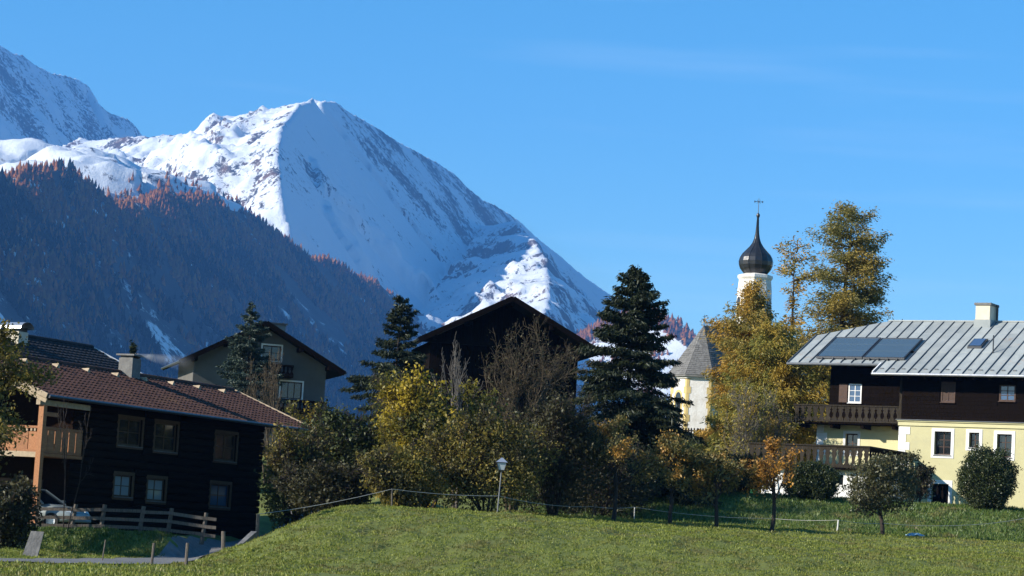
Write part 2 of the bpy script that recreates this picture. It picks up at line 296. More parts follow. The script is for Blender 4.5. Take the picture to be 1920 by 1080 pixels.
RR = vec([on_plane(x, y, S0, NF) for x, y in [(600, 189), (625, 188), (650, 207), (700, 235), (740, 262), (780, 283), (820, 305), (850, 325), (880, 355), (905, 375), (930, 385), (975, 415), (1000, 440), (1050, 480), (1090, 515), (1125, 540), (1180, 575), (1260, 620)]])
AR = vec([on_plane(x, y, S0, NF, k) for x, y, k in [(590, 190, .998), (560, 200, .985), (532, 232, .975), (519, 285, .97), (524, 335, .965), (529, 385, .96), (545, 440, .965), (590, 520, .975), (640, 600, .98)]])
RL = vec([P(x, y, d) for x, y, d in [(150, 262, 7700), (200, 262, 7650), (265, 259, 7600), (330, 255, 7500), (365, 248, 7420), (400, 246, 7350), (440, 232, 7250), (490, 212, 7130), (545, 198, 7040), (600, 189, 7000)]])
RB = vec([on_plane(x, y, S0, NF, k) for x, y, k in [(583, 275, .99), (592, 310, .972), (603, 345, .965), (612, 372, .978), (622, 395, .965), (632, 425, .985)]])   # small rib in the face that catches sun
GS = vec([on_plane(x, y, S0, NF, k) for x, y, k in [(945, 418, .955), (980, 430, .885), (1006, 458, .82), (1024, 495, .765), (1031, 540, .725), (1024, 590, .695), (1002, 650, .67), (975, 710, .65)]])   # sunlit benches on the lower right of the face
NL = NF; SL = P(145, 147, 9200)
LR = vec([on_plane(x, y, SL, NL) for x, y in [(-260, -10), (-120, 45), (0, 85), (20, 98), (45, 103), (60, 118), (95, 135), (120, 140), (145, 147), (165, 162), (180, 190), (205, 212), (240, 222), (258, 240), (272, 262), (300, 300)]])
NFO = Vector((0.70, -0.19, 0.69)).normalized(); SF = P(130, 322, 3800)
FR = vec([on_plane(x, y, SF, NFO) for x, y in [(-300, 330), (-150, 335), (0, 338), (60, 328), (130, 324), (180, 364), (215, 390), (250, 380), (320, 370), (400, 379), (440, 398), (530, 444), (590, 478), (650, 511), (750, 563), (835, 615), (960, 690), (1100, 780)]])
CR = vec([P(x, y, d) for x, y, d in [(-350, 215, 4700), (-150, 250, 4650), (0, 268, 4600), (50, 275, 4580), (100, 291, 4560), (150, 282, 4550), (205, 290, 4570), (300, 332, 4650), (380, 362, 4700), (440, 395, 4750), (500, 440, 4800)]])
HR = vec([P(x, y, d) for x, y, d in [(1020, 720, 5600), (1090, 645, 5450), (1150, 597, 5350), (1188, 578, 5300), (1215, 582, 5250), (1245, 590, 5200), (1272, 606, 5150), (1300, 632, 5100), (1330, 665, 5050), (1400, 730, 5000), (1500, 830, 4900)]])
main_ridges = [(RR, perp_slope(RR, NF), 1.0), (AR[::-1], 0.95, 0.85), (RL, 0.62, 1.0), (RB[::-1], 0.8, 0.8), (GS[::-1], 1.0, 0.62), (LR, perp_slope(LR, NL), 1.1)]
# traveling up AR/RB/GS (reversed: from foot to top) the left hand is the sunny side
main_ridges[1] = (AR[::-1], 1.15, (0.62, 900, 1.1)); main_ridges[3] = (RB[::-1], 1.1, 1.3); main_ridges[4] = (GS[::-1], 1.15, 0.42)
def face_side(X, Y): return X > np.interp(Y, AR[::-1, 1], AR[::-1, 0])
def main_z(X, Y):
    Z, k = ridge_height(X, Y, main_ridges)
    g = fbm(X / 420, Y / 420, 5, 3, 0.5, True); h = fbm(X / 130, Y / 130, 4, 9, 0.55)
    nr_ = np.clip(ridge_height.near / 190, 0.09, 1); east = (k == 0) | (k == 5) | ((k == 1) & (Z < 1e9) & face_side(X, Y)); amp = nr_ * np.where(east & (k != 5), 9, np.where(k == 5, 26, np.where(k == 4, 40, 62))); w = fbm(X / 55, Y / 55, 3, 13, 0.55, True)
    Z = Z + amp * (g - 0.6) + nr_ * np.where(east, 5, 26) * h + np.where(east, 2, 7) * (w - 0.5)
    Z = Z + np.where(k == 4, 9 * np.sin(Z / 19 + 2.2 * fbm(X / 180, Y / 180, 3, 17)), 0)
    return Z, k, g, h
def front_z(X, Y):
    Z, k = ridge_height(X, Y, [(FR, perp_slope(FR, NFO), 0.45), (CR[:3], (0.25, 600, 1.5), 0.8), (CR[2:5], (0.26, 430, 1.5), 0.8), (CR[4:7], (0.27, 320, 1.6), 0.8), (CR[6:9], (0.28, 110, 1.6), 0.8), (CR[8:], (0.3, 30, 1.6), 0.9)])
    g = fbm(X / 300, Y / 300, 5, 21, 0.5, True)
    Z = Z + np.where(k == 0, 10, 20) * (g - 0.6) + np.where(k == 0, 4, 9) * fbm(X / 90, Y / 90, 4, 31)
    return Z, k, g
def hill_z(X, Y):
    Z, k = ridge_height(X, Y, [(HR, 0.55, 0.8)]); return Z + 9 * fbm(X / 160, Y / 160, 4, 41), k
def terrain(name, x0, x1, y0, y1, st, fn, rockfn, material):
    xs = np.arange(x0, x1, st); ys = np.arange(y0, y1, st); X, Y = np.meshgrid(xs, ys); r = fn(X, Y); Z = r[0]
    nx, ny = len(xs), len(ys); idx = np.arange(nx * ny).reshape(ny, nx)
    F = np.stack([idx[:-1, :-1], idx[:-1, 1:], idx[1:, 1:], idx[1:, :-1]], -1).reshape(-1, 4)
    zf = Z.ravel(); keep = zf[F].max(1) > -5; F = F[keep]
    me = np_mesh(name, np.stack([X.ravel(), Y.ravel(), np.maximum(zf, -8)], -1), F, smooth=True)
    gy, gx = np.gradient(Z, st); rock = rockfn(X, Y, r, gx, gy)
    at = me.attributes.new('rock', 'FLOAT', 'POINT'); at.data.foreach_set('value', rock.astype(np.float32).ravel())
    return tag(link(name, me, material), kind='structure')
def snowmat(name, ground, fine=0.02, warm=(0.10, 0.065, 0.04)):
    m, nt, o = newmat(name); b = nt.nodes.new('ShaderNodeBsdfPrincipled'); nt.links.new(b.outputs[0], o.inputs[0]); b.inputs['Roughness'].default_value = 0.7; b.inputs['Specular IOR Level'].default_value = 0.2
    g = nt.nodes.new('ShaderNodeNewGeometry'); a = nt.nodes.new('ShaderNodeAttribute'); a.attribute_name = 'rock'
    n = nt.nodes.new('ShaderNodeTexNoise'); n.inputs['Scale'].default_value = fine; n.inputs['Detail'].default_value = 9; n.inputs['Roughness'].default_value = 0.72
    n2 = nt.nodes.new('ShaderNodeTexNoise'); n2.inputs['Scale'].default_value = fine * 0.35; n2.inputs['Detail'].default_value = 5
    mp = nt.nodes.new('ShaderNodeMapping'); mp.inputs['Scale'].default_value = (1.0, 0.7, 0.55)
    nt.links.new(g.outputs['Position'], mp.inputs[0]); nt.links.new(mp.outputs[0], n.inputs['Vector']); nt.links.new(mp.outputs[0], n2.inputs['Vector'])
    s = nt.nodes.new('ShaderNodeMath'); s.operation = 'ADD'; nt.links.new(a.outputs['Fac'], s.inputs[0]); nt.links.new(n.outputs[0], s.inputs[1])
    q = nt.nodes.new('ShaderNodeMapRange'); q.inputs[1].default_value = 0.98; q.inputs[2].default_value = 1.06; nt.links.new(s.outputs[0], q.inputs[0])
    rk = ramp(nt, [ground, warm], [0.42, 0.6]); nt.links.new(n2.outputs[0], rk.inputs[0])
    x = nt.nodes.new('ShaderNodeMix'); x.data_type = 'RGBA'; nt.links.new(q.outputs[0], x.inputs[0]); x.inputs[6].default_value = (0.61, 0.645, 0.685, 1); nt.links.new(rk.outputs[0], x.inputs[7]); nt.links.new(x.outputs[2], b.inputs['Base Color'])
    bp = nt.nodes.new('ShaderNodeBump'); bp.inputs['Strength'].default_value = 0.45; bp.inputs['Distance'].default_value = 8.0; nt.links.new(n.outputs[0], bp.inputs['Height']); nt.links.new(bp.outputs[0], b.inputs['Normal'])
    return m
MT['snow'] = snowmat('snow', (0.05, 0.046, 0.046), 0.075, (0.11, 0.06, 0.035))
MT['snow_forest'] = snowmat('snow_forest', (0.034, 0.028, 0.022), 0.045, (0.05, 0.034, 0.024))
def rock_main(X, Y, r, gx, gy):
    Z, k, g, h = r; sl = np.hypot(gx, gy); pxs = X / Y * FPX + 960
    ro = 0.35 + 0.15 * fbm(X / 240, Y / 240, 4, 51) - 0.06 * (g - 0.6) - 0.10 * h
    rid = RR[:, :2]; dmin = np.full(X.shape, 1e9)
    for p in rid[3:10]: dmin = np.minimum(dmin, np.hypot(X - p[0], Y - p[1]))
    ro = ro + 0.20 * (1 - sstep(100, 560, dmin)) * (k == 0)                         # rocky crest right of the summit
    ro = ro + np.where(k == 5, 0.14, 0) + np.where(k == 4, 0.13, 0) + np.where(((k == 1) & (gx > -.2)) | (k == 2), 0.10, 0)
    ro = ro + 0.30 * (1 - sstep(250, 520, Z)) * (k != 2)                                    # scrub and broken rock low down
    st_ = fbm((X + 0.35 * Y) / 75, (Y - 0.35 * X) / 330, 4, 19); ro = ro + 0.22 * np.clip(st_, -.3, .8) * (((k == 1) & ~face_side(X, Y)) | (k == 2)) + np.where(k == 4, 0.16 * (sl - 0.75), 0)
    for i, p in enumerate(RB): ro = ro + 0.06 * np.exp(-((X - p[0] + 20) ** 2 + (Y - p[1] - 60) ** 2) / (2 * 45 ** 2))
    return ro
terrain('snowy_mountain', -3300, 1500, 4300, 10000, 11, main_z, rock_main, 'snow')
def rock_front(X, Y, r, gx, gy):
    Z, k, g = r; f = sstep(0, 30, ridge_height(X, Y, [(FR, 1, 1)])[0] - ridge_height(X, Y, [(CR, 1, 1)])[0])
    return np.where(k == 0, 0.66 + 0.16 * fbm(X / 120, Y / 120, 3, 61), 0.43 + 0.14 * fbm(X / 200, Y / 200, 4, 62) - 0.08 * (g - 0.6))
terrain('forested_ridge', -1700, 500, 2600, 5600, 11, front_z, rock_front, 'snow_forest')
def rock_hill(X, Y, r, gx, gy):
    Z = r[0]; px = X / Y * FPX + 960
    return 0.60 + 0.1 * fbm(X / 120, Y / 120, 3, 71) - 0.6 * sstep(40, 62, 0 * Z + (hill_crest(X, Y) - Z))
def hill_crest(X, Y): return np.interp(X, HR[:, 0], HR[:, 2])
terrain('larch_hill', 20, 900, 4000, 5700, 10, hill_z, rock_hill, 'snow_forest')
# the woods on those slopes: far trees that read as one mass
def far_wood(name, pts, hs, material, seed):
    r = np.random.RandomState(seed); n = len(pts); k = 5; T = []
    for (z0, z1, w) in ((0.0, 0.62, 0.21), (0.38, 1.0, 0.15)):
        T += [(w * math.cos(2 * math.pi * i / k), w * math.sin(2 * math.pi * i / k), z0) for i in range(k)] + [(0, 0, z1)]
    T = np.array(T); F = [(b + i, b + (i + 1) % k, b + k) for b in (0, k + 1) for i in range(k)]; F = np.array(F)
    rot = r.rand(n) * 6.28; c, s = np.cos(rot), np.sin(rot); wj = hs * (0.8 + 0.6 * r.rand(n))
    V = np.empty((n, len(T), 3)); V[:, :, 0] = (T[None, :, 0] * c[:, None] - T[None, :, 1] * s[:, None]) * wj[:, None]; V[:, :, 1] = (T[None, :, 0] * s[:, None] + T[None, :, 1] * c[:, None]) * wj[:, None]; V[:, :, 2] = T[None, :, 2] * hs[:, None] - 1.5
    V += 0.06 * hs[:, None, None] * r.normal(size=V.shape) + pts[:, None, :]
    Fa = (np.arange(n)[:, None, None] * len(T) + F[None]).reshape(-1, 3)
    return link(name, np_mesh(name, V.reshape(-1, 3), Fa), material)
MT['far_spruce'] = leafmat('far_spruce', [(0.010, 0.016, 0.010), (0.018, 0.024, 0.013), (0.032, 0.033, 0.018)], 0.1, gloss=0.0)
MT['far_larch'] = leafmat('far_larch', [(0.20, 0.075, 0.026), (0.30, 0.115, 0.034), (0.38, 0.17, 0.045)], 0.3, gloss=0.0)
rs = np.random.RandomState(11)
def scatter(n, x0, x1, y0, y1, fn):
    X = x0 + (x1 - x0) * rs.rand(n); Y = y0 + (y1 - y0) * rs.rand(n); r = fn(X, Y); return X, Y, r
X, Y, r_ = scatter(120000, -1500, 420, 2700, 5400, front_z); Z, K, G = r_
clear = fbm(X / 150, Y / 260, 4, 81); gul = noise2((X + 0.42 * Y) / 210, Y / 1500, 83)
keep = (Z > 3) & (K == 0) & (clear > -0.46) & ~((np.abs(gul) < 0.026) & (rs.rand(len(X)) < 0.85))
near_top = (K >= 1) & (Z < np.interp(X / Y, FR[:, 0] / FR[:, 1], FR[:, 2]) + 80) & (rs.rand(len(X)) < 0.3) & (clear > -0.02)
keep = keep | near_top
PT = np.stack([X, Y, Z], -1)[keep]; n = len(PT)
fr = np.interp(PT[:, 0] / PT[:, 1], FR[:, 0] / FR[:, 1], FR[:, 2]); high = np.clip(PT[:, 2] / fr, 0, 1)
lar = (0.80 * fbm(PT[:, 0] / 95, PT[:, 1] / 120, 4, 91) + 0.20 * rs.normal(size=n) + 0.9 * (high - 0.70) + 0.08) > 0
hs = 9 + 13 * rs.rand(n) ** 1.6
tag(far_wood('spruce_forest', PT[~lar], hs[~lar], 'far_spruce', 1), 'dark spruce forest covering the shaded slope below the snow', 'forest', kind='stuff')
PTa, hsa = PT[lar], hs[lar]
X, Y, r_ = scatter(9000, 20, 880, 4000, 5600, hill_z); Z = r_[0]; dz = hill_crest(X, Y) - Z
k2 = (Z > 3) & ((dz < 48) | ((dz > 95) & (fbm(X / 90, Y / 90, 3, 95) > 0.05)))
X3, Y3, r3 = scatter(9000, -600, 520, 4350, 7200, main_z); Z3, K3 = r3[0], r3[1]
k3 = (Z3 > 2) & (Z3 < 330 + 60 * fbm(X3 / 200, Y3 / 200, 2, 97)) & (fbm(X3 / 130, Y3 / 130, 3, 98) > 0.0)
tag(far_wood('larch_forest', np.concatenate([PTa, np.stack([X, Y, Z], -1)[k2], np.stack([X3, Y3, Z3], -1)[k3]]), np.concatenate([hsa, 14 + 8 * rs.rand(k2.sum()), 13 + 7 * rs.rand(k3.sum())]), 'far_larch', 2), 'rust coloured autumn larches scattered over the mountain slopes', 'forest', kind='stuff')

# ------------------------------------------------------------------ ground
def ground_z(x, y, rough=True):
    x = np.asarray(x, float); y = np.asarray(y, float)
    zf = 0.2 + 0.9 * sstep(-2, 16, x); zb = 2.24 - 0.14 * sstep(0, 6, x) - 0.33 * sstep(5, 14, x)
    t = np.clip((y - 72) / 14.5, 0, 1); mound = zf + (zb - zf) * np.sin(t * math.pi / 2) ** 1.25
    mound = mound + (2.46 - zb) * sstep(88, 104, y)
    A_ = sstep(106.5, 119, y) * sstep(1, 8, x); B_ = sstep(106, 165, y) * (1 - sstep(4, 10, x) * (1 - sstep(138, 165, y))); centre = mound + np.maximum(1.75 * A_, 6.4 * B_)
    left = 0.02 + 0.74 * sstep(85.9, 87.6, y) * sstep(11.1, 11.9, -x) + 0.5 * sstep(87, 97, y) * sstep(-12, -11, x) + 5.0 * sstep(112, 150, y)
    m = sstep(-10.6, -5.0, x + 0.35 * np.sin(y * 0.5)) * sstep(63, 80, y)
    mm = sstep(-13, -4, x) * sstep(96, 110, y); m = np.maximum(m, mm)
    z = left * (1 - m) + centre * m
    z = z - 0.12 * (1 - sstep(20, 58, y))
    if rough:
        f = sstep(60, 66, y) * (1 - sstep(125, 140, y)); pth = path_dist(x, y); a = f * sstep(0.9, 2.0, pth)
        z = z + a * (0.09 * fbm(x / 1.5, y / 2.0, 4, 101) + 0.075 * fbm(x / 0.45, y / 0.55, 3, 103) * sstep(66, 74, y) * (1 - sstep(88, 93, y)))
    return z
PATH = [(-60, 30), (-30, 47), (-17, 60), (-12.2, 68), (-10.9, 76), (-10.6, 84), (-10.5, 92), (-9.6, 102), (-9.4, 118), (-10, 140)]
def path_dist(x, y):
    d = np.full(np.shape(x), 1e9)
    for (ax, ay), (bx, by) in zip(PATH[:-1], PATH[1:]):
        dx, dy = bx - ax, by - ay; t = np.clip(((x - ax) * dx + (y - ay) * dy) / (dx * dx + dy * dy), 0, 1); d = np.minimum(d, np.hypot(x - ax - t * dx, y - ay - t * dy))
    return d
def gz(x, y): return float(ground_z(np.array([x]), np.array([y]))[0])
def ground_hit(px, py, d0=60, d1=175):
    """where the line of sight through a photo point meets the ground"""
    v = ray(px, py); ds = np.arange(d0, d1, 0.1); xs = v.x / v.y * ds; zs = CAM.z + v.z / v.y * ds; h = np.nonzero(ground_z(xs, ds) >= zs)[0]
    d = float(ds[h[0]]) if len(h) else d1; x = v.x / v.y * d; return Vector((x, d, gz(x, d)))
def lines(a, b, fine0, fine1, st, coarse):
    return np.unique(np.round(np.concatenate([-np.geomspace(coarse[0], 9000, coarse[1])[::-1] + fine0 if a else [], np.arange(fine0, fine1, st), fine1 + np.geomspace(coarse[0], 9000, coarse[1])]), 3))
xs = lines(True, True, -34, 34, 0.33, (1.5, 26)); ys = np.unique(np.concatenate([-np.geomspace(2, 2600, 14)[::-1], np.arange(0, 58, 3.0), np.arange(58, 124, 0.33), np.arange(124, 190, 2.0), 190 + np.geomspace(3, 10000, 26)]))
xs = xs[np.abs(xs) < 5800]
X, Y = np.meshgrid(xs, ys); Z = ground_z(X, Y); Z = Z * (1 - sstep(700, 2000, np.hypot(X, Y))) + (-3) * sstep(700, 2000, np.hypot(X, Y))
idx = np.arange(len(xs) * len(ys)).reshape(len(ys), len(xs)); F = np.stack([idx[:-1, :-1], idx[:-1, 1:], idx[1:, 1:], idx[1:, :-1]], -1).reshape(-1, 4)
MT['ground'] = mat('ground', (0.14, 0.16, 0.032), (0.09, 0.11, 0.025), 1.4, 0.95, 0.6, bscale=9, c3=(0.11, 0.085, 0.03), p3=(0.52, 0.75), s3=0.5)
tag(link('ground', np_mesh('ground', np.stack([X.ravel(), Y.ravel(), Z.ravel()], -1), F, smooth=True), 'ground'), kind='structure')
# the gravel path
pv = []; pf = []
PP = []
for (a, b) in zip(PATH[:-1], PATH[1:]):
    n = max(2, int(math.hypot(b[0] - a[0], b[1] - a[1]) / 1.0))
    PP += [(a[0] + (b[0] - a[0]) * i / n, a[1] + (b[1] - a[1]) * i / n) for i in range(n)]
PP = np.array(PP); PS = np.stack([np.convolve(np.pad(PP[:, i], 4, 'edge'), np.ones(9) / 9, 'valid') for i in (0, 1)], -1)
tg = unit(np.gradient(PS, axis=0)); nr = np.stack([-tg[:, 1], tg[:, 0]], -1); K = 9
for i in range(len(PS)):
    for j in range(K):
        q = PS[i] + nr[i] * (1 - 2 * j / (K - 1)) * (1.35 + 0.12 * math.sin(i * 1.7 + (0 if j < K / 2 else 2))); pv.append((q[0], q[1], gz(q[0], q[1]) + 0.05 + 0.03 * (1 - abs(1 - 2 * j / (K - 1)))))
pf = [(i * K + j, (i + 1) * K + j, (i + 1) * K + j + 1, i * K + j + 1) for i in range(len(PS) - 1) for j in range(K - 1)]
tag(link('path', np_mesh('path', np.array(pv), np.array(pf), True), 'path'), kind='structure')
# grass blades
def grass(name, n, x0, x1, y0, y1, h, w, material, seed, cond=None):
    r = np.random.RandomState(seed); X = x0 + (x1 - x0) * r.rand(n); Y = y0 + (y1 - y0) * r.rand(n); k = path_dist(X, Y) > 1.25 + 0.35 * r.rand(n)
    if cond is not None: k &= cond(X, Y, r)
    X, Y = X[k], Y[k]; n = len(X); Z = ground_z(X, Y); hh = h * (0.45 + 0.9 * r.rand(n)) * (0.75 + 0.6 * np.clip(fbm(X / 0.9, Y / 0.9, 2, 111) + 0.4, 0, 1.2))
    lean = r.normal(0, 0.45, (n, 2)); U = np.stack([lean[:, 0] * hh, lean[:, 1] * hh, hh], -1) * 0.55; a = r.rand(n) * 6.28
    V = np.stack([np.cos(a), np.sin(a), 0 * a], -1) * (w * (0.6 + 0.8 * r.rand(n)))[:, None]
    return link(name, cards_mesh(name, np.stack([X, Y, Z], -1) + U * 0.85, U, V), material)
tag(grass('grass', 290000, -17, 20, 70, 92, 0.055, 0.014, 'grass', 1, lambda X, Y, r: (X > -11.2) | (Y < 84)), 'short green grass on the rounded bank in the foreground', 'grass', kind='stuff')
tag(grass('lawn_grass', 60000, -8, 28, 91, 109, 0.07, 0.018, 'grass', 2), 'mown grass on the level lawn under the fruit trees', 'grass', kind='stuff')
tag(grass('bank_grass', 60000, 1, 30, 104.5, 122, 0.14, 0.024, 'grass_deep', 3, lambda X, Y, r: r.rand(len(X)) < sstep(104, 107.5, Y)), 'rough deep green herbs on the slope below the yellow house', 'grass', kind='stuff')
tag(grass('meadow_grass', 60000, -24, -5, 44, 78, 0.075, 0.02, 'grass', 4), 'sunlit meadow grass in the lower left corner', 'grass', kind='stuff')
tag(grass('verge_grass', 16000, -20, -11.4, 84.5, 89.2, 0.13, 0.018, 'grass_deep', 5), 'ragged dark grass on the low bank below the rail fence', 'grass', kind='stuff')

# ------------------------------------------------------------------ building helpers
def wall_holes(m, x0, x1, z0, z1, holes, y0, y1):
    """a wall slab in the x-z plane from y0 (outside) to y1 with real openings (x0, x1, z0, z1)"""
    xs = sorted({x0, x1, *[min(max(h[i], x0), x1) for h in holes for i in (0, 1)]}); zs = sorted({z0, z1, *[min(max(h[i], z0), z1) for h in holes for i in (2, 3)]})
    for a, b in zip(xs[:-1], xs[1:]):
        for c, d in zip(zs[:-1], zs[1:]):
            mx_, mz_ = (a + b) / 2, (c + d) / 2
            if any(h[0] < mx_ < h[1] and h[2] < mz_ < h[3] for h in holes): continue
            m.add([(a, y0, c), (b, y0, c), (b, y0, d), (a, y0, d)], [(0, 1, 2, 3)]); m.add([(a, y1, c), (b, y1, c), (b, y1, d), (a, y1, d)], [(3, 2, 1, 0)])
    for (a, b, c, d) in list(holes) + [(x0, x1, z0, z1)]:
        q = [(a, y0, c), (b, y0, c), (b, y0, d), (a, y0, d), (a, y1, c), (b, y1, c), (b, y1, d), (a, y1, d)]; m.add(q, [(0, 1, 5, 4), (1, 2, 6, 5), (2, 3, 7, 6), (3, 0, 4, 7)])
    return m
def window(parent, r, y, nx=2, nz=2, frame='wood_brown', pane='glass', bar=0.05, fw=0.07, surround=None, sw=0.14, sill=True, recess=0.12, label=None):
    """a window in the plane y (outside face of the wall); recess = how far the sash sits back"""
    x0, x1, z0, z1 = r; yy = y + recess; m = MB()
    m.box(x0 - .01, x0 + fw, yy, yy + .07, z0, z1).box(x1 - fw, x1 + .01, yy, yy + .07, z0, z1).box(x0 + fw, x1 - fw, yy, yy + .07, z1 - fw, z1 + .01).box(x0 + fw, x1 - fw, yy, yy + .07, z0 - .01, z0 + fw)
    gx = np.linspace(x0 + fw, x1 - fw, nx + 1); gz_ = np.linspace(z0 + fw, z1 - fw, nz + 1)
    for g in gx[1:-1]: m.box(g - bar / 2, g + bar / 2, yy + .01, yy + .06, z0 + fw, z1 - fw)
    for j, g in enumerate(gz_[1:-1]):
        for i in range(nx): m.box(gx[i] + (bar / 2 if i else 0), gx[i + 1] - (bar / 2 if i < nx - 1 else 0), yy + .015, yy + .055, g - bar / 3, g + bar / 3)
    w = m.build('window', frame, parent)
    if label: w['label'] = label
    for i in range(nx):
        for j in range(nz): part('pane', pane, w, (gx[i] + .004, gx[i + 1] - .004, yy + .03, yy + .042, gz_[j] + .004, gz_[j + 1] - .004))
    if surround:
        m = MB(); o = y - .025; m.box(x0 - sw, x0, o, y + .01, z0 - sw, z1 + sw).box(x1, x1 + sw, o, y + .01, z0 - sw, z1 + sw).box(x0, x1, o, y + .01, z1, z1 + sw).box(x0, x1, o, y + .01, z0 - sw, z0); m.build('surround', surround, w)
    if sill: part('sill', frame if not surround else 'concrete', w, (x0 - .04, x1 + .04, y - .07, yy + .01, z0 - .05, z0 - .012))
    return w
def strip(poly, y):
    """x interval is not needed: cut a convex-ish polygon outline at height y -> sorted crossings"""
    xs = []
    for (x0, y0), (x1, y1) in zip(poly, poly[1:] + poly[:1]):
        if (y0 <= y < y1) or (y1 <= y < y0): xs.append(x0 + (x1 - x0) * (y - y0) / (y1 - y0))
    return sorted(xs)
def root_at(name, fr, label, cat, group=None): return empty(name, fr.o, label, cat, group, fr.yaw)
def baluster_mesh(h, w, t=0.03):
    """a sawn balcony board: wide head and foot, waisted between"""
    pr = [(0.50, 0.0), (0.50, 0.16), (0.30, 0.24), (0.22, 0.36), (0.27, 0.50), (0.44, 0.66), (0.30, 0.76), (0.50, 0.84), (0.50, 1.0)]
    pts = [(w * a, h * b) for a, b in pr] + [(-w * a, h * b) for a, b in pr[::-1]]
    m = MB()
    for i in range(len(pr) - 1):
        (a0, b0), (a1, b1) = pr[i], pr[i + 1]
        m.hexa([(-w * a0, -t / 2, h * b0), (w * a0, -t / 2, h * b0), (w * a0, t / 2, h * b0), (-w * a0, t / 2, h * b0)], [(-w * a1, -t / 2, h * b1), (w * a1, -t / 2, h * b1), (w * a1, t / 2, h * b1), (-w * a1, t / 2, h * b1)])
    return m.mesh('baluster')
def baluster_row(parent, a, b, z0, h, pitch, material, w=0.9):
    a, b = Vector((*a, 0)), Vector((*b, 0)); n = max(1, round((b - a).length / pitch)); p = (b - a).length / n; me = baluster_mesh(h, p * w); ang = math.atan2(b.y - a.y, b.x - a.x)
    for i in range(n):
        o = link('baluster', me, material, parent); q = a + (b - a) * ((i + 0.5) / n); o.location = (q.x, q.y, z0); o.rotation_euler = (0, 0, ang)

# ------------------------------------------------------------------ the yellow house on the right
o_ = P(1680, 955, 130); RH = Frame(o_.x, o_.y, o_.z, -30)
house = root_at('yellow_house', RH, 'yellow plastered farmhouse with dark timber upper floor and grey sheet metal roof', 'house')
xE0, zE = RH.hit_y(1637, 699, -1.0); xEL, zEL = RH.hit_y(1478, 680, 0.2); KR = (zEL - zE) / 1.2 if 0.3 < (zEL - zE) / 1.2 < 0.5 else 0.41
def rz(y): return zE + KR * (y + 1.0)
XR = 12.5; YR = 6.35; ZR = rz(YR); zc = RH.hit_y(1800, 793, 0)[1]; zt = rz(0) - 0.12
yS = 1.7                                                       # the left wing stands back by this much
xW = RH.hit_y(1532, 815, yS)[0]; xWd = RH.hit_y(1556, 730, yS)[0]
wins = [RH.rect(1752, 809, 1783, 853, 0), RH.rect(1817, 811, 1836, 839, 0), RH.rect(1869, 814, 1897, 857, 0)]
door = RH.rect(1746, 907, 1778, 958, 0); zD = -1.4
xs_ = wins[2][0] - wins[0][0]; wins += [(wins[0][0] + xs_ + 2.9, wins[0][1] + xs_ + 2.9, wins[0][2], wins[0][3])]
m = MB(); wall_holes(m, 0, XR - 1, zD, zc, wins + [(door[0], door[1], zD, door[3])], 0, 0.35); m.box(XR - 1.35, XR - 1, 0.35, 11.6, zD, zc); m.box(0, 0.35, 0.35, yS, zD, zc); m.build('wall', 'plaster_yellow', house)
for i, w_ in enumerate(wins): window(house, w_, 0, 2, 3 if i != 1 else 2, 'wood_brown', 'glass', surround='plaster_white', sw=0.17, recess=0.2)
d = part('door', 'wood_dark', house, (door[0] + .02, door[1] - .02, 0.16, 0.22, zD, door[3] - .01)); part('door_surround', 'plaster_white', d, (door[0] - .2, door[0], -.02, .02, zD, door[3] + .2), (door[1], door[1] + .2, -.02, .02, zD, door[3] + .2), (door[0], door[1], -.02, .02, door[3], door[3] + .2))
part('handle', 'metal_light', d, (door[0] + .1, door[0] + .2, .11, .16, zD + 2.2, zD + 2.23))
part('cornice', 'plaster_yellow', house, (-.10, XR - .9, -.14, .36, zc, zc + .07), (-.06, XR - .94, -.07, .36, zc - .22, zc)); 
part('flashing', 'zinc_dark', house, (-.16, XR - .85, -.20, .5, zc + .07, zc + .11))
for j in range(int((zc - .25 - zD) / .42)):                       # white corner stones, long and short
    L_ = 0.62 if j % 2 else 0.40; part('corner_stone', 'plaster_white', house, (-.022, L_, -.024, .012, zD + j * .42 + .01, zD + j * .42 + .41))
# timber storey: horizontal boards round the openings
tw = [RH.rect(1765, 716, 1791, 754, 0.15), RH.rect(1874, 722, 1904, 752, 0.15)]
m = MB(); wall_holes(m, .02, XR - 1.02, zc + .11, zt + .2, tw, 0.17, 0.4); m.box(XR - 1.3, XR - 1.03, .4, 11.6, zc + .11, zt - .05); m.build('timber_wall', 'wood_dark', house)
bh = 0.21; nB = int((zt + .05 - zc - .11) / bh)
for j in range(nB):
    za = zc + .13 + j * bh; segs = [(.02, XR - 1.02)]
    for t_ in tw:
        if za + bh > t_[2] - .1 and za < t_[3] + .1: segs = [q for s_ in segs for q in ((s_[0], min(s_[1], t_[0] - .1)), (max(s_[0], t_[1] + .1), s_[1])) if q[1] - q[0] > .1]
    for s_ in segs: part('board', 'wood_dark', house, (s_[0], s_[1], .14 + .008 * (j % 2), .168, za, za + bh - .012))
window(house, tw[0], .12, 2, 2, 'wood_brown', 'wood_brown', recess=0.02, label='closed brown shutters on the timber storey'); window(house, tw[1], .12, 2, 3, 'wood_brown', 'glass_blue', recess=0.04)
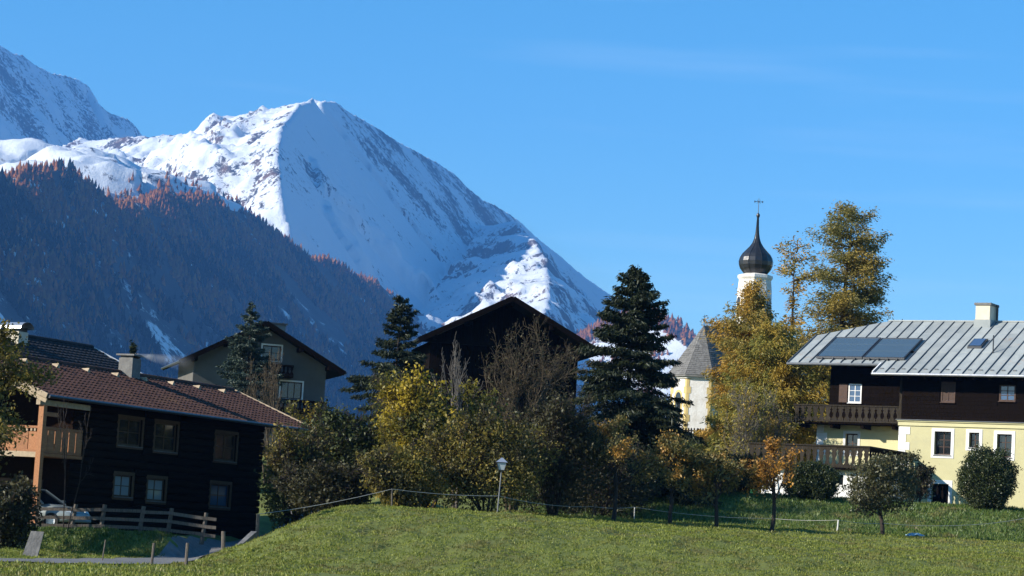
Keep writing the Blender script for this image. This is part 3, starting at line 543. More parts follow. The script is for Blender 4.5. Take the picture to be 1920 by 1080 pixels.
# left wing
lw = RH.rect(1585, 813, 1608, 850, yS); lwz = RH.hit_y(1600, 797, yS)[1]
m = MB(); wall_holes(m, xW, 0, zD, lwz + .1, [lw], yS, yS + .35); m.box(xW, xW + .35, yS + .35, 11.3, zD, lwz + .1); m.build('wing_wall', 'plaster_yellow', house)
window(house, lw, yS, 2, 2, 'wood_brown', 'glass', surround='plaster_white', recess=.15)
for j in range(10):
    L_ = 0.6 if j % 2 else 0.4; z_ = lwz - .05 - j * .42; part('corner_stone', 'plaster_white', house, (xW - .022, xW + L_, yS - .024, yS + .012, z_ - .40, z_))
uw = RH.rect(1591, 720, 1615, 755, yS); uzt = rz(yS) - .1
m = MB(); wall_holes(m, xWd, .0, lwz + .1, uzt + .25, [uw], yS + .03, yS + .3); m.box(xWd, xWd + .25, yS + .3, 11.3, lwz + .1, uzt - .05); m.add([(xWd, yS + .3, uzt - .05), (xWd, 11.0, uzt - .05), (xWd, YR, ZR - .3)], [(0, 1, 2)]); m.build('timber_wall', 'wood_dark', house)
for j in range(12):
    za = lwz + .11 + j * bh
    if za + bh > uzt + .2: break
    segs = [(xWd, 0.0)]
    if za + bh > uw[2] - .1 and za < uw[3] + .1: segs = [(xWd, uw[0] - .1), (uw[1] + .1, 0.0)]
    for s_ in segs: part('board', 'wood_dark', house, (s_[0], s_[1], yS + .004 + .006 * (j % 2), yS + .028, za, za + bh - .012))
window(house, uw, yS, 2, 3, 'plaster_white', 'glass_blue', bar=.04, fw=.06, recess=0.0, label='white framed balcony door window'); 
sh = part('shutter', 'wood_brown', house, (uw[0] - .55, uw[0] - .06, yS - .05, yS - .01, uw[2], uw[3])); sh.rotation_euler = (0, 0, 0)
# upper balcony
yB = yS - 1.25; xB0, zB1 = RH.hit_y(1489, 757, yB); zB0 = RH.hit_y(1585, 788, yB)[1]; xB1 = -.06
bal = MB().box(xB0, xB1, yB - .06, yB + .06, zB1 - .07, zB1).box(xB0, xB1, yB - .04, yB + .04, zB0 - .1, zB0 - .02).box(xB0, xB0 + .1, yB + .06, yS, zB1 - .07, zB1).build('balcony_rail', 'wood_grey', house); bal['label'] = 'upper balcony rail with sawn balusters'
baluster_row(bal, (xB0, yB), (xB1, yB), zB0 - .02, zB1 - zB0 - .05, .37, 'wood_grey'); baluster_row(bal, (xB0 + .05, yS), (xB0 + .05, yB + .1), zB0 - .02, zB1 - zB0 - .05, .37, 'wood_grey')
nP = 5
for j in range(nP): part('floor_plank', 'wood_dark', house, (xB0, xB1, yB + j * (1.25 / nP), yB + (j + 1) * (1.25 / nP) - .012, zB0 - .2, zB0 - .12))
for x_ in np.linspace(xB0 + .4, xB1 - .5, 4): part('bracket', 'wood_dark', house, (x_ - .09, x_ + .09, yB + .1, yS, zB0 - .42, zB0 - .2))
part('post', 'wood_grey', house, (xB1 - .14, xB1 + .02, yB - .08, yB + .08, zB0 - .12, rz(yB) - .15)); part('post', 'wood_dark', house, (xB0 + .02, xB0 + .14, yB - .06, yB + .06, zB1, zB1 + .02))
# terrace on the white outbuilding in front
yT = -5.9; xT1 = RH.hit_y(1705, 850, 0)[0]; xT0, zT1 = RH.hit_y(1405, 829, yT); zT0 = RH.hit_y(1540, 876, yT)[1]; xT1 = RH.hit_y(1631, 850, yT)[0]
gw = RH.rect(1557, 890, 1581, 909, yT + .5)
m = MB(); wall_holes(m, xT0 + .6, xT1 - .25, -1.6, zT0 - .1, [gw], yT + .5, yT + .8); m.box(xT1 - .55, xT1 - .25, yT + .8, -.01, -1.6, zT0 - .1); m.box(xT0 + .6, xT0 + .9, yT + .8, yS - .01, -1.6, zT0 - .1); m.build('white_wall', 'plaster_white', house)
window(house, gw, yT + .5, 2, 1, 'wood_dark', 'glass', recess=.12, sill=False)
tr = MB().box(xT0, xT1, yT - .07, yT + .07, zT1 - .08, zT1).box(xT1 - .14, xT1, yT + .07, -.01, zT1 - .08, zT1).box(xT0, xT1, yT - .04, yT + .04, zT0 + .02, zT0 + .12).build('terrace_rail', 'wood_grey', house)
baluster_row(tr, (xT0, yT), (xT1, yT), zT0 + .0, zT1 - zT0 - .06, .36, 'wood_grey', .97); baluster_row(tr, (xT1 - .07, yT + .1), (xT1 - .07, -.05), zT0, zT1 - zT0 - .06, .36, 'wood_dark', .97)
part('terrace_slab', 'wood_dark', house, (xT0 + .05, xT1 - .05, yT + .05, 0 - .01, zT0 - .1, zT0)); part('terrace_slab', 'wood_dark', house, (xT0 + .05, -.01, 0, yS - .01, zT0 - .1, zT0))
# roof: deck, sheet metal strips, standing seams
roof = MB(); TH = .14
poly = [(xEL, .2), (xEL, 4.1), (xEL + 3.5, YR), (XR, YR), (XR, -1), (xE0, -1), (xE0, .2)]
roof.prism([(x, y, rz(y) - TH) for x, y in poly[::-1]], (0, 0, TH)); yk = 2 * YR - .2
roof.prism([(xEL + 3.5, YR, ZR - TH), (xEL, 2 * YR - 4.1, rz(4.1) - TH), (xEL, yk, rz(.2) - TH), (XR, yk, rz(.2) - TH), (XR, YR, ZR - TH)][::1], (0, 0, TH))
roof.prism([(xEL, 4.1, rz(4.1) - TH), (xEL + 3.5, YR, ZR - TH), (xEL, 2 * YR - 4.1, rz(4.1) - TH)][::-1], (0, 0, TH)); roof = roof.build('roof', 'zinc_dark', house)
def y_end(x): return YR if x > xEL + 3.5 else 4.1 + (YR - 4.1) * max(0, x - xEL) / 3.5
pit = 0.62; nS = int((XR - xEL) / pit)
for i in range(nS + 1):
    xa, xb = xEL + i * pit, min(XR, xEL + (i + 1) * pit)
    if xb - xa < .1: continue
    ya = .2 if (xa + xb) / 2 < xE0 else -1.0
    ye = [ya, 1.9, 4.6, YR] if ya < 0 else [ya, 3.4, YR]
    for y0_, y1_ in zip(ye[:-1], ye[1:]):
        e0, e1 = min(y1_, y_end(xa + .02)), min(y1_, y_end(xb - .02))
        if max(e0, e1) <= y0_ + .05: continue
        e0, e1 = max(e0, y0_ + .02), max(e1, y0_ + .02)
        q = [(xa + .012, y0_ - .015), (xb - .012, y0_ - .015), (xb - .012, e1 - .01), (xa + .012, e0 - .01)]
        MB().hexa([(x, y, rz(y) + .004) for x, y in q], [(x, y, rz(y) + .02 + .012 * (y0_ > ya)) for x, y in q]).build('metal_sheet', 'zinc', roof)
    e = y_end(xa); yy0 = .2 if xa < xE0 - .01 else -1.0
    if e > yy0 + .2: MB().hexa([(xa - .022, yy0, rz(yy0) + .01), (xa + .022, yy0, rz(yy0) + .01), (xa + .022, e, rz(e) + .01), (xa - .022, e, rz(e) + .01)], [(xa - .015, yy0, rz(yy0) + .085), (xa + .015, yy0, rz(yy0) + .085), (xa + .015, e, rz(e) + .085), (xa - .015, e, rz(e) + .085)]).build('seam', 'zinc_dark', roof)
for xa in np.arange(xE0 + .3, XR - .2, pit):
    for yy in (-.55,): part('snow_guard', 'zinc_dark', roof, (xa - .09, xa + .09, yy, yy + .07, rz(yy) + .02, rz(yy) + .1))
part('ridge_cap', 'zinc', roof, (xEL + 3.5, XR, YR - .14, YR + .14, ZR - .01, ZR + .07))
g_ = MB().tube((xE0 - .05, -1.09, zE - .06), (XR, -1.09, zE - .06), .075, n=8).build('gutter', 'metal_light', roof); MB().tube((xEL - .05, .11, rz(.2) - .06), (xE0, .11, rz(.2) - .06), .075, n=8).build('gutter', 'zinc_dark', roof)
MB().bar((xE0 - .02, -1.03, zE + .02), (xE0 - .02, .2, rz(.2) + .02), .06, .14).build('verge_board', 'plaster_white', roof); MB().bar((xEL - .02, .15, rz(.15) - .02), (xEL - .02, 4.1, rz(4.1) - .02), .06, .2).build('verge_board', 'zinc_dark', roof)
for x_ in np.arange(xE0 + .2, XR, .9): part('rafter_end', 'wood_dark', roof, (x_ - .06, x_ + .06, -.95, .15, zE - .26, zE - .15))
# solar collectors
pn = (0, -KR, 1)
for (tl, tr_, br, bl) in (((1580, 627), (1666, 627), (1604, 663), (1517, 663)), ((1667, 628), (1742, 629), (1684, 665), (1605, 664))):
    c = [RH.hit_n(*q, (0, -1, zE + .35), pn) for q in (bl, br, tr_, tl)]
    xa, xb = (c[0][0] + c[3][0]) / 2, (c[1][0] + c[2][0]) / 2; ya, yb = (c[0][1] + c[1][1]) / 2, (c[2][1] + c[3][1]) / 2
    xa, xb = min(xa, xb), max(xa, xb)
    def zz(y): return rz(y) + .08
    sp = MB()
    for (u0, u1, v0, v1) in ((xa, xb, ya, ya + .07), (xa, xb, yb - .07, yb), (xa, xa + .07, ya + .07, yb - .07), (xb - .07, xb, ya + .07, yb - .07)):
        sp.hexa([(u0, v0, zz(v0)), (u1, v0, zz(v0)), (u1, v1, zz(v1)), (u0, v1, zz(v1))], [(u0, v0, zz(v0) + .11), (u1, v0, zz(v0) + .11), (u1, v1, zz(v1) + .11), (u0, v1, zz(v1) + .11)])
    for x_ in np.linspace(xa + .4, xb - .4, 4): sp.box(x_ - .03, x_ + .03, ya - .12, ya + .02, rz(ya) + .02, zz(ya) + .05)
    sp = sp.build('solar_panel', 'metal_dark', house); sp['label'] = 'dark glazed solar collector on the metal roof'
    yy = np.linspace(ya + .07, yb - .07, 4)
    for v0, v1 in zip(yy[:-1], yy[1:]):
        v0 += .015; v1 -= .015; MB().hexa([(xa + .08, v0, zz(v0) + .04), (xb - .08, v0, zz(v0) + .04), (xb - .08, v1, zz(v1) + .04), (xa + .08, v1, zz(v1) + .04)], [(xa + .08, v0, zz(v0) + .09), (xb - .08, v0, zz(v0) + .09), (xb - .08, v1, zz(v1) + .09), (xa + .08, v1, zz(v1) + .09)]).build('pane', 'collector', sp)
sk = RH.hit_n(1834, 640, (0, -1, zE + .2), pn); sx, sy = sk[0], sk[1]
w_ = MB().hexa([(sx - .4, sy - .6, rz(sy - .6) + .02), (sx + .4, sy - .6, rz(sy - .6) + .02), (sx + .4, sy + .5, rz(sy + .5) + .02), (sx - .4, sy + .5, rz(sy + .5) + .02)], [(sx - .4, sy - .6, rz(sy - .6) + .16), (sx + .4, sy - .6, rz(sy - .6) + .16), (sx + .4, sy + .5, rz(sy + .5) + .16), (sx - .4, sy + .5, rz(sy + .5) + .16)]).build('roof_window', 'metal_dark', house)
MB().hexa([(sx - .32, sy - .5, rz(sy - .5) + .17), (sx + .32, sy - .5, rz(sy - .5) + .17), (sx + .32, sy + .35, rz(sy + .35) + .2), (sx - .32, sy + .35, rz(sy + .35) + .2)], [(sx - .32, sy - .5, rz(sy - .5) + .19), (sx + .32, sy - .5, rz(sy - .5) + .19), (sx + .32, sy + .35, rz(sy + .35) + .22), (sx - .32, sy + .35, rz(sy + .35) + .22)]).build('pane', 'glass_blue', w_)
vp = RH.hit_n(1862, 656, (0, -1, zE + .2), pn); MB().tube((vp[0], vp[1], rz(vp[1])), (vp[0], vp[1], rz(vp[1]) + 1.0), .035).build('vent_pipe', 'metal_dark', house)
yC = YR - .2; cx0 = RH.hit_y(1829, 590, yC - .6)[0]; cx1 = RH.hit_y(1856, 590, yC - .6)[0]; czt = RH.hit_y(1842, 572, yC - .6)[1]
ch = part('chimney', 'cream', house, (cx0, cx1, yC - .6, yC + .7, ZR - .5, czt), bevel=.01); part('chimney_cap', 'concrete', ch, (cx0 - .07, cx1 + .07, yC - .67, yC + .77, czt, czt + .13)); part('chimney_apron', 'zinc', ch, (cx0 - .06, cx1 + .06, yC - .68, yC + .75, ZR - .55, ZR + .05))
MB().tube((cx1 + .12, yC + .3, ZR - .1), (cx1 + .12, yC + .3, czt + .1), .07).build('flue_pipe', 'metal_dark', ch)

# ------------------------------------------------------------------ the log farmhouse on the left
e1 = P(86, 741, 90); fr_ = Frame(0, 0, 0, 66); o2 = e1 + fr_.yd * 0.9; LH = Frame(o2.x, o2.y, 0.75, 66); ZE = e1.z - 0.75
farm = root_at('log_farmhouse', LH, 'dark log farmhouse with red-brown tiled roof and smoking chimney', 'house')
XL = LH.hit_y(590, 811, -.9)[0]; YRr = -.9 + 4.35; ZRr = ZE + (LH.hit_y(445, 734, YRr)[1] - ZE); KL = (ZRr - ZE) / 4.35; X0w = 3.3; X1w = LH.hit_y(489, 850, 0)[0]
def lz(y): return ZE + KL * (y + .9)
# openings measured on the long wall
lows = [LH.rect(214, 891, 247, 931, 0), LH.rect(276, 898, 309, 939, 0), LH.rect(394, 908, 430, 950, 0)]; ups = [LH.rect(222, 785, 266, 836, 0), LH.rect(290, 793, 332, 846, 0), LH.rect(403, 813, 443, 864, 0)]
zw = lz(0) - .2
m = MB(); wall_holes(m, X0w, X1w, -.4, zw, lows + ups, 0.05, .35); m.box(X0w, X0w + .3, .35, 6.9, -.4, zw); m.box(X1w - .3, X1w, .35, 6.9, -.4, zw); m.box(X0w, X1w, 6.9, 7.2, -.4, zw); m.prism([(X0w, .05, zw), (X0w, 7.2, zw), (X0w, YRr, ZRr - .3)], (.25, 0, 0)); m.prism([(X1w - .25, .05, zw), (X1w - .25, 7.2, zw), (X1w - .25, YRr, ZRr - .3)], (.25, 0, 0)); m.build('wall', 'log', farm)
lh = .30
for j in range(int((zw + .1) / lh)):
    za = -.1 + j * lh; segs = [(X0w - .12, X1w + .12)]
    for t_ in lows + ups:
        if za + lh > t_[2] - .12 and za < t_[3] + .12: segs = [q for s_ in segs for q in ((s_[0], min(s_[1], t_[0] - .15)), (max(s_[0], t_[1] + .15), s_[1])) if q[1] - q[0] > .1]
    for s_ in segs: MB().add([(s_[i], y, za + z) for i in (0, 1) for (y, z) in ((.048, .0), (-.03, .03), (-.055, .14), (-.03, .26), (.048, .29))], [(i, i + 1, i + 6, i + 5) for i in range(4)] + [(0, 1, 2, 3, 4)[::-1], (5, 6, 7, 8, 9)]).build('log', 'log', farm)
for i, w_ in enumerate(lows): window(farm, w_, 0, 2, 2, 'wood_window', 'glass_pale' if i < 2 else 'glass_blue', surround='wood_window', sw=.14, recess=.08, bar=.05, fw=.05)
for w_ in ups: window(farm, w_, 0, 2, 2, 'wood_window', 'glass', surround='wood_window', sw=.12, recess=.08)
part('plinth', 'stone', farm, (X0w - .1, X1w + .1, -.12, .05, -.6, -.1))
# roof deck and tiles
dk = MB(); dk.prism([(0, -.9, ZE - .12), (XL, -.9, ZE - .12), (XL, YRr, ZRr - .12), (0, YRr, ZRr - .12)], (0, 0, .08)); y9 = 2 * YRr + .9; dk.prism([(0, YRr, ZRr - .12), (XL, YRr, ZRr - .12), (XL, y9, ZE - .12), (0, y9, ZE - .12)], (0, 0, .08)); dk = dk.build('roof', 'wood_dark', farm)
tw_, tl_ = .30, .40; nc = int(XL / tw_); nrw = int(4.35 / math.cos(math.atan(KL)) / (tl_ * .86)); tw_ = XL / nc; ts = 4.35 / nrw
def tile_verts(w, l):
    pr = [(-.5, .0), (-.3, .035), (-.08, .05), (.14, .03), (.32, .0), (.5, .006)]; c, s = math.cos(math.atan(KL)), math.sin(math.atan(KL)); V = []
    for v in (0, l):
        for x, z in pr: zz_ = z + (.035 if v == 0 else .0); V.append((x * w, v * c - zz_ * s, v * s + zz_ * c))
    for x, z in pr: V.append((x * w, 0, -.01))
    return V, [(i, i + 1, i + 7, i + 6) for i in range(5)] + [(i + 12, i + 13, i + 1, i) for i in range(5)]
tv, tf = tile_verts(tw_ * 1.02, tl_ * 1.06); tm = MB().add(tv, tf).mesh('roof_tile'); rest = MB(); cnt = 0; rnd = random.Random(3)
for i in range(nc):
    for j in range(nrw):
        x, y = (i + .5) * tw_, -.95 + j * ts; z = lz(y) + .0 + rnd.uniform(-.004, .006)
        if cnt < 298: o = link('roof_tile', tm, 'tile_red', dk); o.location = (x, y, z); cnt += 1
        else: rest.add([(a + x, b + y, c + z) for a, b, c in tv], tf)
rr = rest.build('roof_tiles', 'tile_red', dk); rr['kind'] = 'stuff'
back = MB().prism([(0, YRr, ZRr - .03), (XL, YRr, ZRr - .03), (XL, y9, ZE - .03), (0, y9, ZE - .03)], (0, 0, .05)).build('roof_back', 'tile_red', dk)
for i in range(int(XL / .42)): MB().tube((i * .42, YRr, ZRr + .03), (i * .42 + .45, YRr, ZRr + .04), .12, .105, n=8).build('ridge_tile', 'tile_red', dk)
for x_ in np.arange(1.5, XL - 1, 2.2): MB().add([(x_ - .12, YRr - .75, lz(YRr - .75) + .05), (x_ + .12, YRr - .75, lz(YRr - .75) + .05), (x_, YRr - .75, lz(YRr - .75) + .24), (x_, YRr - .35, lz(YRr - .35) + .06)], [(0, 1, 2), (0, 2, 3), (2, 1, 3), (0, 3, 1)]).build('vent_tile', 'barge', dk)
for x_, mt_ in ((-.03, 'barge'), (XL + .03, 'barge')):
    MB().bar((x_, -.98, ZE - .02), (x_, YRr, ZRr - .02), .06, .2).build('verge_board', mt_, dk); MB().bar((x_ + (.08 if x_ < 1 else -.08), -.92, ZE - .2), (x_ + (.08 if x_ < 1 else -.08), YRr, ZRr - .2), .08, .16).build('verge_board', mt_, dk)
    MB().bar((x_, y9, ZE - .02), (x_, YRr, ZRr - .02), .06, .2).build('verge_board', mt_, dk)
MB().tube((0, -1.04, ZE - .03), (XL, -1.04, ZE - .03), .07, n=8).build('gutter', 'metal_dark', dk)
for z_, y_ in ((ZE - .25, -.55), (lz(2) - .3, 2.0), (ZRr - .35, YRr)): part('purlin', 'barge', dk, (.05, 3.4, y_ - .09, y_ + .09, z_ - .1, z_ + .1))
# balcony round the sunny gable
xb, zb1 = .5, LH.hit_x(40, 797, .5)[1]; zb0 = LH.hit_x(40, 846, .5)[1]; yb0, yb1 = -.45, 7.4
rl = MB().box(xb - .06, xb + .06, yb0, yb1, zb1 - .09, zb1).box(xb - .05, xb + .05, yb0, yb1, zb0, zb0 + .09).box(xb + .06, X0w, yb0, yb0 + .12, zb1 - .09, zb1).box(xb + .05, X0w, yb0, yb0 + .1, zb0, zb0 + .09).build('balcony_rail', 'wood_orange', farm)
n_ = 15
for i in range(n_):
    a, b = yb0 + (yb1 - yb0) * i / n_ + .012, yb0 + (yb1 - yb0) * (i + 1) / n_ - .012; part('panel_board', 'wood_orange', rl, (xb - .02 - .01 * (i % 2), xb + .02, a, b, zb0 + .09, zb1 - .22))
    for k in range(3): part('rail_knob', 'barge', rl, (xb - .05, xb + .0, a + .03 + k * .16, a + .11 + k * .16, zb1 - .2, zb1 - .1))
for i in range(6):
    a, b = xb + .06 + (X0w - xb) * i / 6, xb + .04 + (X0w - xb) * (i + 1) / 6; part('panel_board', 'wood_orange', rl, (a + .01, b - .01, yb0 + .02 + .01 * (i % 2), yb0 + .07, zb0 + .09, zb1 - .1))
part('balcony_floor', 'wood_orange', farm, (xb - .1, X0w, yb0 - .05, yb1, zb0 - .14, zb0 - .02)); part('fascia', 'barge', farm, (xb - .17, xb - .102, yb0 - .05, yb1, zb0 - .2, zb0 - .0))
part('post', 'wood_orange', farm, (.15, .37, -.75, -.53, -.4, ZE - .35)); part('post', 'wood_orange', farm, (.15, .37, 6.8, 7.02, -.4, ZE - .35))
part('brace', 'wood_orange', farm, (.37, 1.2, -.7, -.58, ZE - .75, ZE - .6))
fd = part('shed_door', 'wood_brown', farm, (X0w - .07, X0w - .01, 1.2, 3.4, -.4, 1.9)); part('handle', 'metal_light', fd, (X0w - .1, X0w - .07, 3.1, 3.25, .9, .94))
# chimney with its cover slab
cx, cz = LH.hit_y(243, 690, YRr - .25); czt = LH.hit_y(243, 672, YRr - .25)[1]; ch = part('chimney', 'concrete', farm, (cx - .33, cx + .33, YRr - .6, YRr + .1, ZRr - .6, czt), bevel=.01); part('chimney_slab', 'concrete', ch, (cx - .42, cx + .42, YRr - .7, YRr + .2, czt + .1, czt + .17)); part('slab_leg', 'concrete', ch, (cx - .3, cx - .2, YRr - .55, YRr + .05, czt, czt + .1), (cx + .2, cx + .3, YRr - .55, YRr + .05, czt, czt + .1))
CHIM = LH.w(cx, YRr - .25, czt + .12)

# ------------------------------------------------------------------ house with the dark tiled roof, far left
r0 = P(172, 656, 116); DH = Frame(r0.x, r0.y, 2.0, 64); zr = r0.z - 2.0
dh = root_at('dark_roofed_house', DH, 'house behind the log farmhouse showing only its dark tiled roof and capped chimney', 'house')
part('wall', 'plaster_grey', dh, (-18, -.6, -3.6, 3.6, -1.5, zr - 1.9)); rd = MB().prism([(-19, -4.4, zr - 2.0), (.9, -4.4, zr - 2.0), (0, 0, zr), (-19, 0, zr)], (0, 0, .1)); rd.prism([(-19, 0, zr), (0, 0, zr), (.9, 4.4, zr - 2.0), (-19, 4.4, zr - 2.0)], (0, 0, .1)); rd = rd.build('roof', 'tile_dark', dh)
mm = MB(); kd = 2.0 / 4.4
for i in range(56):
    for j in range(13):
        x, y = -18.8 + i * .34 + (.17 if j % 2 else 0), -4.35 + j * .335
        if x > .5 - (-y) * -.2 - .25: continue
        z = zr + kd * y + .1; mm.add([(x - .16, y, z + .05), (x, y, z + .085), (x + .16, y, z + .05), (x - .16, y + .36, z + .165), (x, y + .36, z + .19), (x + .16, y + .36, z + .165), (x - .16, y, z), (x + .16, y, z)], [(0, 1, 4, 3), (1, 2, 5, 4), (6, 7, 2, 1), (6, 1, 0)])
mm.build('roof_tiles', 'tile_dark', rd)['kind'] = 'stuff'
MB().bar((.95, -4.4, zr - 1.92), (.03, 0, zr + .1), .07, .16).build('verge_board', 'metal_light', rd); MB().tube((-19, 0, zr + .12), (0, 0, zr + .12), .13, n=8).build('ridge_cap', 'tile_dark', rd)
cx = DH.hit_y(30, 640, -.9)[0]; czt = DH.hit_y(30, 622, -.9)[1]; ch = part('chimney', 'cream', dh, (cx - .35, cx + .35, -1.3, -.5, zr - 1.2, czt), bevel=.01)
MB().add([(cx + .5 * math.cos(t), y, czt + .12 + .32 * math.sin(t)) for y in (-1.5, -.3) for t in np.linspace(0, math.pi, 9)], [(i, i + 1, i + 10, i + 9) for i in range(8)]).build('chimney_hood', 'metal_light', ch); part('hood_leg', 'metal_dark', ch, (cx - .33, cx - .27, -1.25, -.55, czt, czt + .2), (cx + .27, cx + .33, -1.25, -.55, czt, czt + .2))

# ------------------------------------------------------------------ white gabled house in the shade
ap = P(500, 602, 150); WHs = Frame(ap.x, ap.y, ap.z - 9.5, 15); ZA = 9.5; HWd = -WHs.hit_y(340, 674, 0)[0]; RS = ZA - WHs.hit_y(340, 674, 0)[1]
wh = root_at('gabled_house', WHs, 'shaded pale plastered house with wide dark gable roof behind the blue-green spruce', 'house')
ze = ZA - RS; kw = RS / HWd
wa = WHs.rect(492, 648, 527, 675, 1.2); wb = WHs.rect(526, 716, 566, 748, 1.2); ww = WHs.hit_y(609, 735, 1.2)[0]
m = MB(); wall_holes(m, -ww, ww, -1, ze + .3, [(max(wb[0], -ww), wb[1], wb[2], wb[3])], 1.2, 1.5); pz = ze + .3
# gable field above, cut round the attic window
m.prism([(-ww, 1.2, pz), (wa[0], 1.2, pz), (wa[0], 1.2, ZA - abs(wa[0]) * kw - .2), (-ww, 1.2, ZA - ww * kw - .2)], (0, .3, 0)); m.prism([(wa[1], 1.2, pz), (ww, 1.2, pz), (ww, 1.2, ZA - ww * kw - .2), (wa[1], 1.2, ZA - abs(wa[1]) * kw - .2)], (0, .3, 0))
gtop = [(wa[0], 1.2, wa[3]), (wa[1], 1.2, wa[3]), (wa[1], 1.2, ZA - abs(wa[1]) * kw - .2)] + ([(0, 1.2, ZA - .2)] if wa[0] < 0 < wa[1] else []) + [(wa[0], 1.2, ZA - abs(wa[0]) * kw - .2)]; m.prism(gtop, (0, .3, 0)); m.box(wa[0], wa[1], 1.2, 1.5, pz, wa[2])
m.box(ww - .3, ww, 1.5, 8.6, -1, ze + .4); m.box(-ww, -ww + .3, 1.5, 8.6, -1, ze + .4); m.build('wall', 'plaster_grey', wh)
window(wh, wa, 1.2, 2, 2, 'wood_brown', 'glass', surround='plaster_white', sw=.1, recess=.08); window(wh, wb, 1.2, 3, 1, 'wood_brown', 'glass', surround='plaster_white', sw=.1, recess=.08)
def gable_roof(root, hw, rs, za, y0, y1, th, dm, bm, plank=None):
    d = MB(); 
    for s in (-1, 1): d.prism([(0, y0, za - th), (s * hw, y0, za - rs - th), (s * hw, y1, za - rs - th), (0, y1, za - th)], (0, 0, th))
    d = d.build('roof', dm, root)
    for s in (-1, 1):
        MB().bar((s * .02, y0 - .05, za - .12), (s * (hw + .02), y0 - .05, za - rs - .12), .09, .3).build('verge_board', bm, d); MB().tube((s * (hw + .08), y0, za - rs - .1), (s * (hw + .08), y1, za - rs - .1), .08).build('gutter', 'metal_dark', d)
    k = rs / hw
    for x_ in (-hw * .82, -hw * .45, 0, hw * .45, hw * .82): part('purlin', bm, d, (x_ - .1, x_ + .1, y0 + .05, y0 + 1.6, za - abs(x_) * k - th - .26, za - abs(x_) * k - th - .01))
    return d
rf = gable_roof(wh, HWd, RS, ZA, 0, 9, .22, 'roof_dark', 'wood_dark'); cx, cz = WHs.hit_y(520, 612, 6); chm = part('chimney', 'concrete', wh, (cx - .5, cx + .5, 5.6, 6.4, ZA - 1, cz + .1)); part('chimney_slab', 'metal_dark', chm, (cx - .6, cx + .6, 5.5, 6.5, cz + .1, cz + .2))
bx0, bz1 = WHs.hit_y(470, 679, .2); bx1 = WHs.hit_y(551, 690, .2)[0]; bz0 = WHs.hit_y(551, 704, .2)[1]; rl = part('balcony_rail', 'wood_dark', wh, (bx0, bx1, .14, .26, bz1 - .1, bz1), (bx0, bx1, .16, .24, bz0, bz0 + .08), (bx1 - .1, bx1, .26, 1.19, bz1 - .1, bz1)); part('balcony_floor', 'wood_dark', wh, (bx0, bx1, .14, 1.19, bz0 - .15, bz0 - .01)); baluster_row(rl, (bx0, .2), (bx1, .2), bz0 + .04, bz1 - bz0 - .1, .24, 'wood_dark')
bx0, bz1 = WHs.hit_y(520, 747, .0); bx1 = WHs.hit_y(614, 751, .0)[0]; bz0 = WHs.hit_y(590, 772, .0)[1]; rl = part('balcony_rail', 'wood_dark', wh, (bx0, bx1, -.06, .06, bz1 - .1, bz1), (bx0, bx1, -.04, .04, bz0, bz0 + .08), (bx1 - .1, bx1, .06, 1.19, bz1 - .1, bz1)); part('balcony_floor', 'wood_dark', wh, (bx0, bx1, -.06, 1.19, bz0 - .15, bz0 - .01)); baluster_row(rl, (bx0, 0), (bx1, 0), bz0 + .04, bz1 - bz0 - .1, .26, 'wood_dark')
lt = MB().prism([(ww + .01, 1.6, 2.6), (ww + 2.2, 1.6, 1.7), (ww + 2.2, 9, 1.7), (ww + .01, 9, 2.6)], (0, 0, .14)).build('lean_to_roof', 'metal_dark', wh); part('lean_to_wall', 'wood_dark', lt, (ww + .02, ww + 1.9, 1.9, 8.7, -1, 1.7))

# ------------------------------------------------------------------ big dark barn
ap = P(962, 556, 135); BN = Frame(ap.x, ap.y, ap.z - 11, 10); ZA = 11
bn = root_at('timber_barn', BN, 'big blackened timber barn with broad gable behind the yellow-leaved tree', 'barn')
ze = BN.hit_y(786, 633, 0)[1]; hw = -BN.hit_y(786, 633, 0)[0]; rs_ = ZA - ze; k = rs_ / hw
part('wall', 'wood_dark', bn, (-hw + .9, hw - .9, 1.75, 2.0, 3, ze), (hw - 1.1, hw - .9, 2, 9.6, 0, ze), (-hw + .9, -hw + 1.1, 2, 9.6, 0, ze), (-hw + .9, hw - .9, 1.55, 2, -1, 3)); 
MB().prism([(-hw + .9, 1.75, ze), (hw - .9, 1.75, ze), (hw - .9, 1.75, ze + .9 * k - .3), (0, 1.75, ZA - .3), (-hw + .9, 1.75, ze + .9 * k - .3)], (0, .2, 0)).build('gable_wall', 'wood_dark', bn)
gable_roof(bn, hw, rs_, ZA, 0, 10, .25, 'roof_dark', 'wood_dark'); nb = 44; bwid = (2 * hw - 1.8) / nb; rnd = random.Random(8)
for i in range(nb):
    a = -hw + .9 + i * bwid; b = a + bwid - .012; t0 = ZA - max(abs(a), abs(b)) * k - .32; z0_ = 3.05 + rnd.uniform(0, .05); part('board', 'wood_dark', bn, (a, b, 1.70 + rnd.uniform(0, .02), 1.748, z0_, t0))
part('tie_beam', 'wood_dark', bn, (-hw + .3, hw - .3, .6, .8, ze - .15, ze + .1)); part('barn_door', 'wood_brown', bn, (-1.6, 1.6, 1.5, 1.548, -1, 2.6))

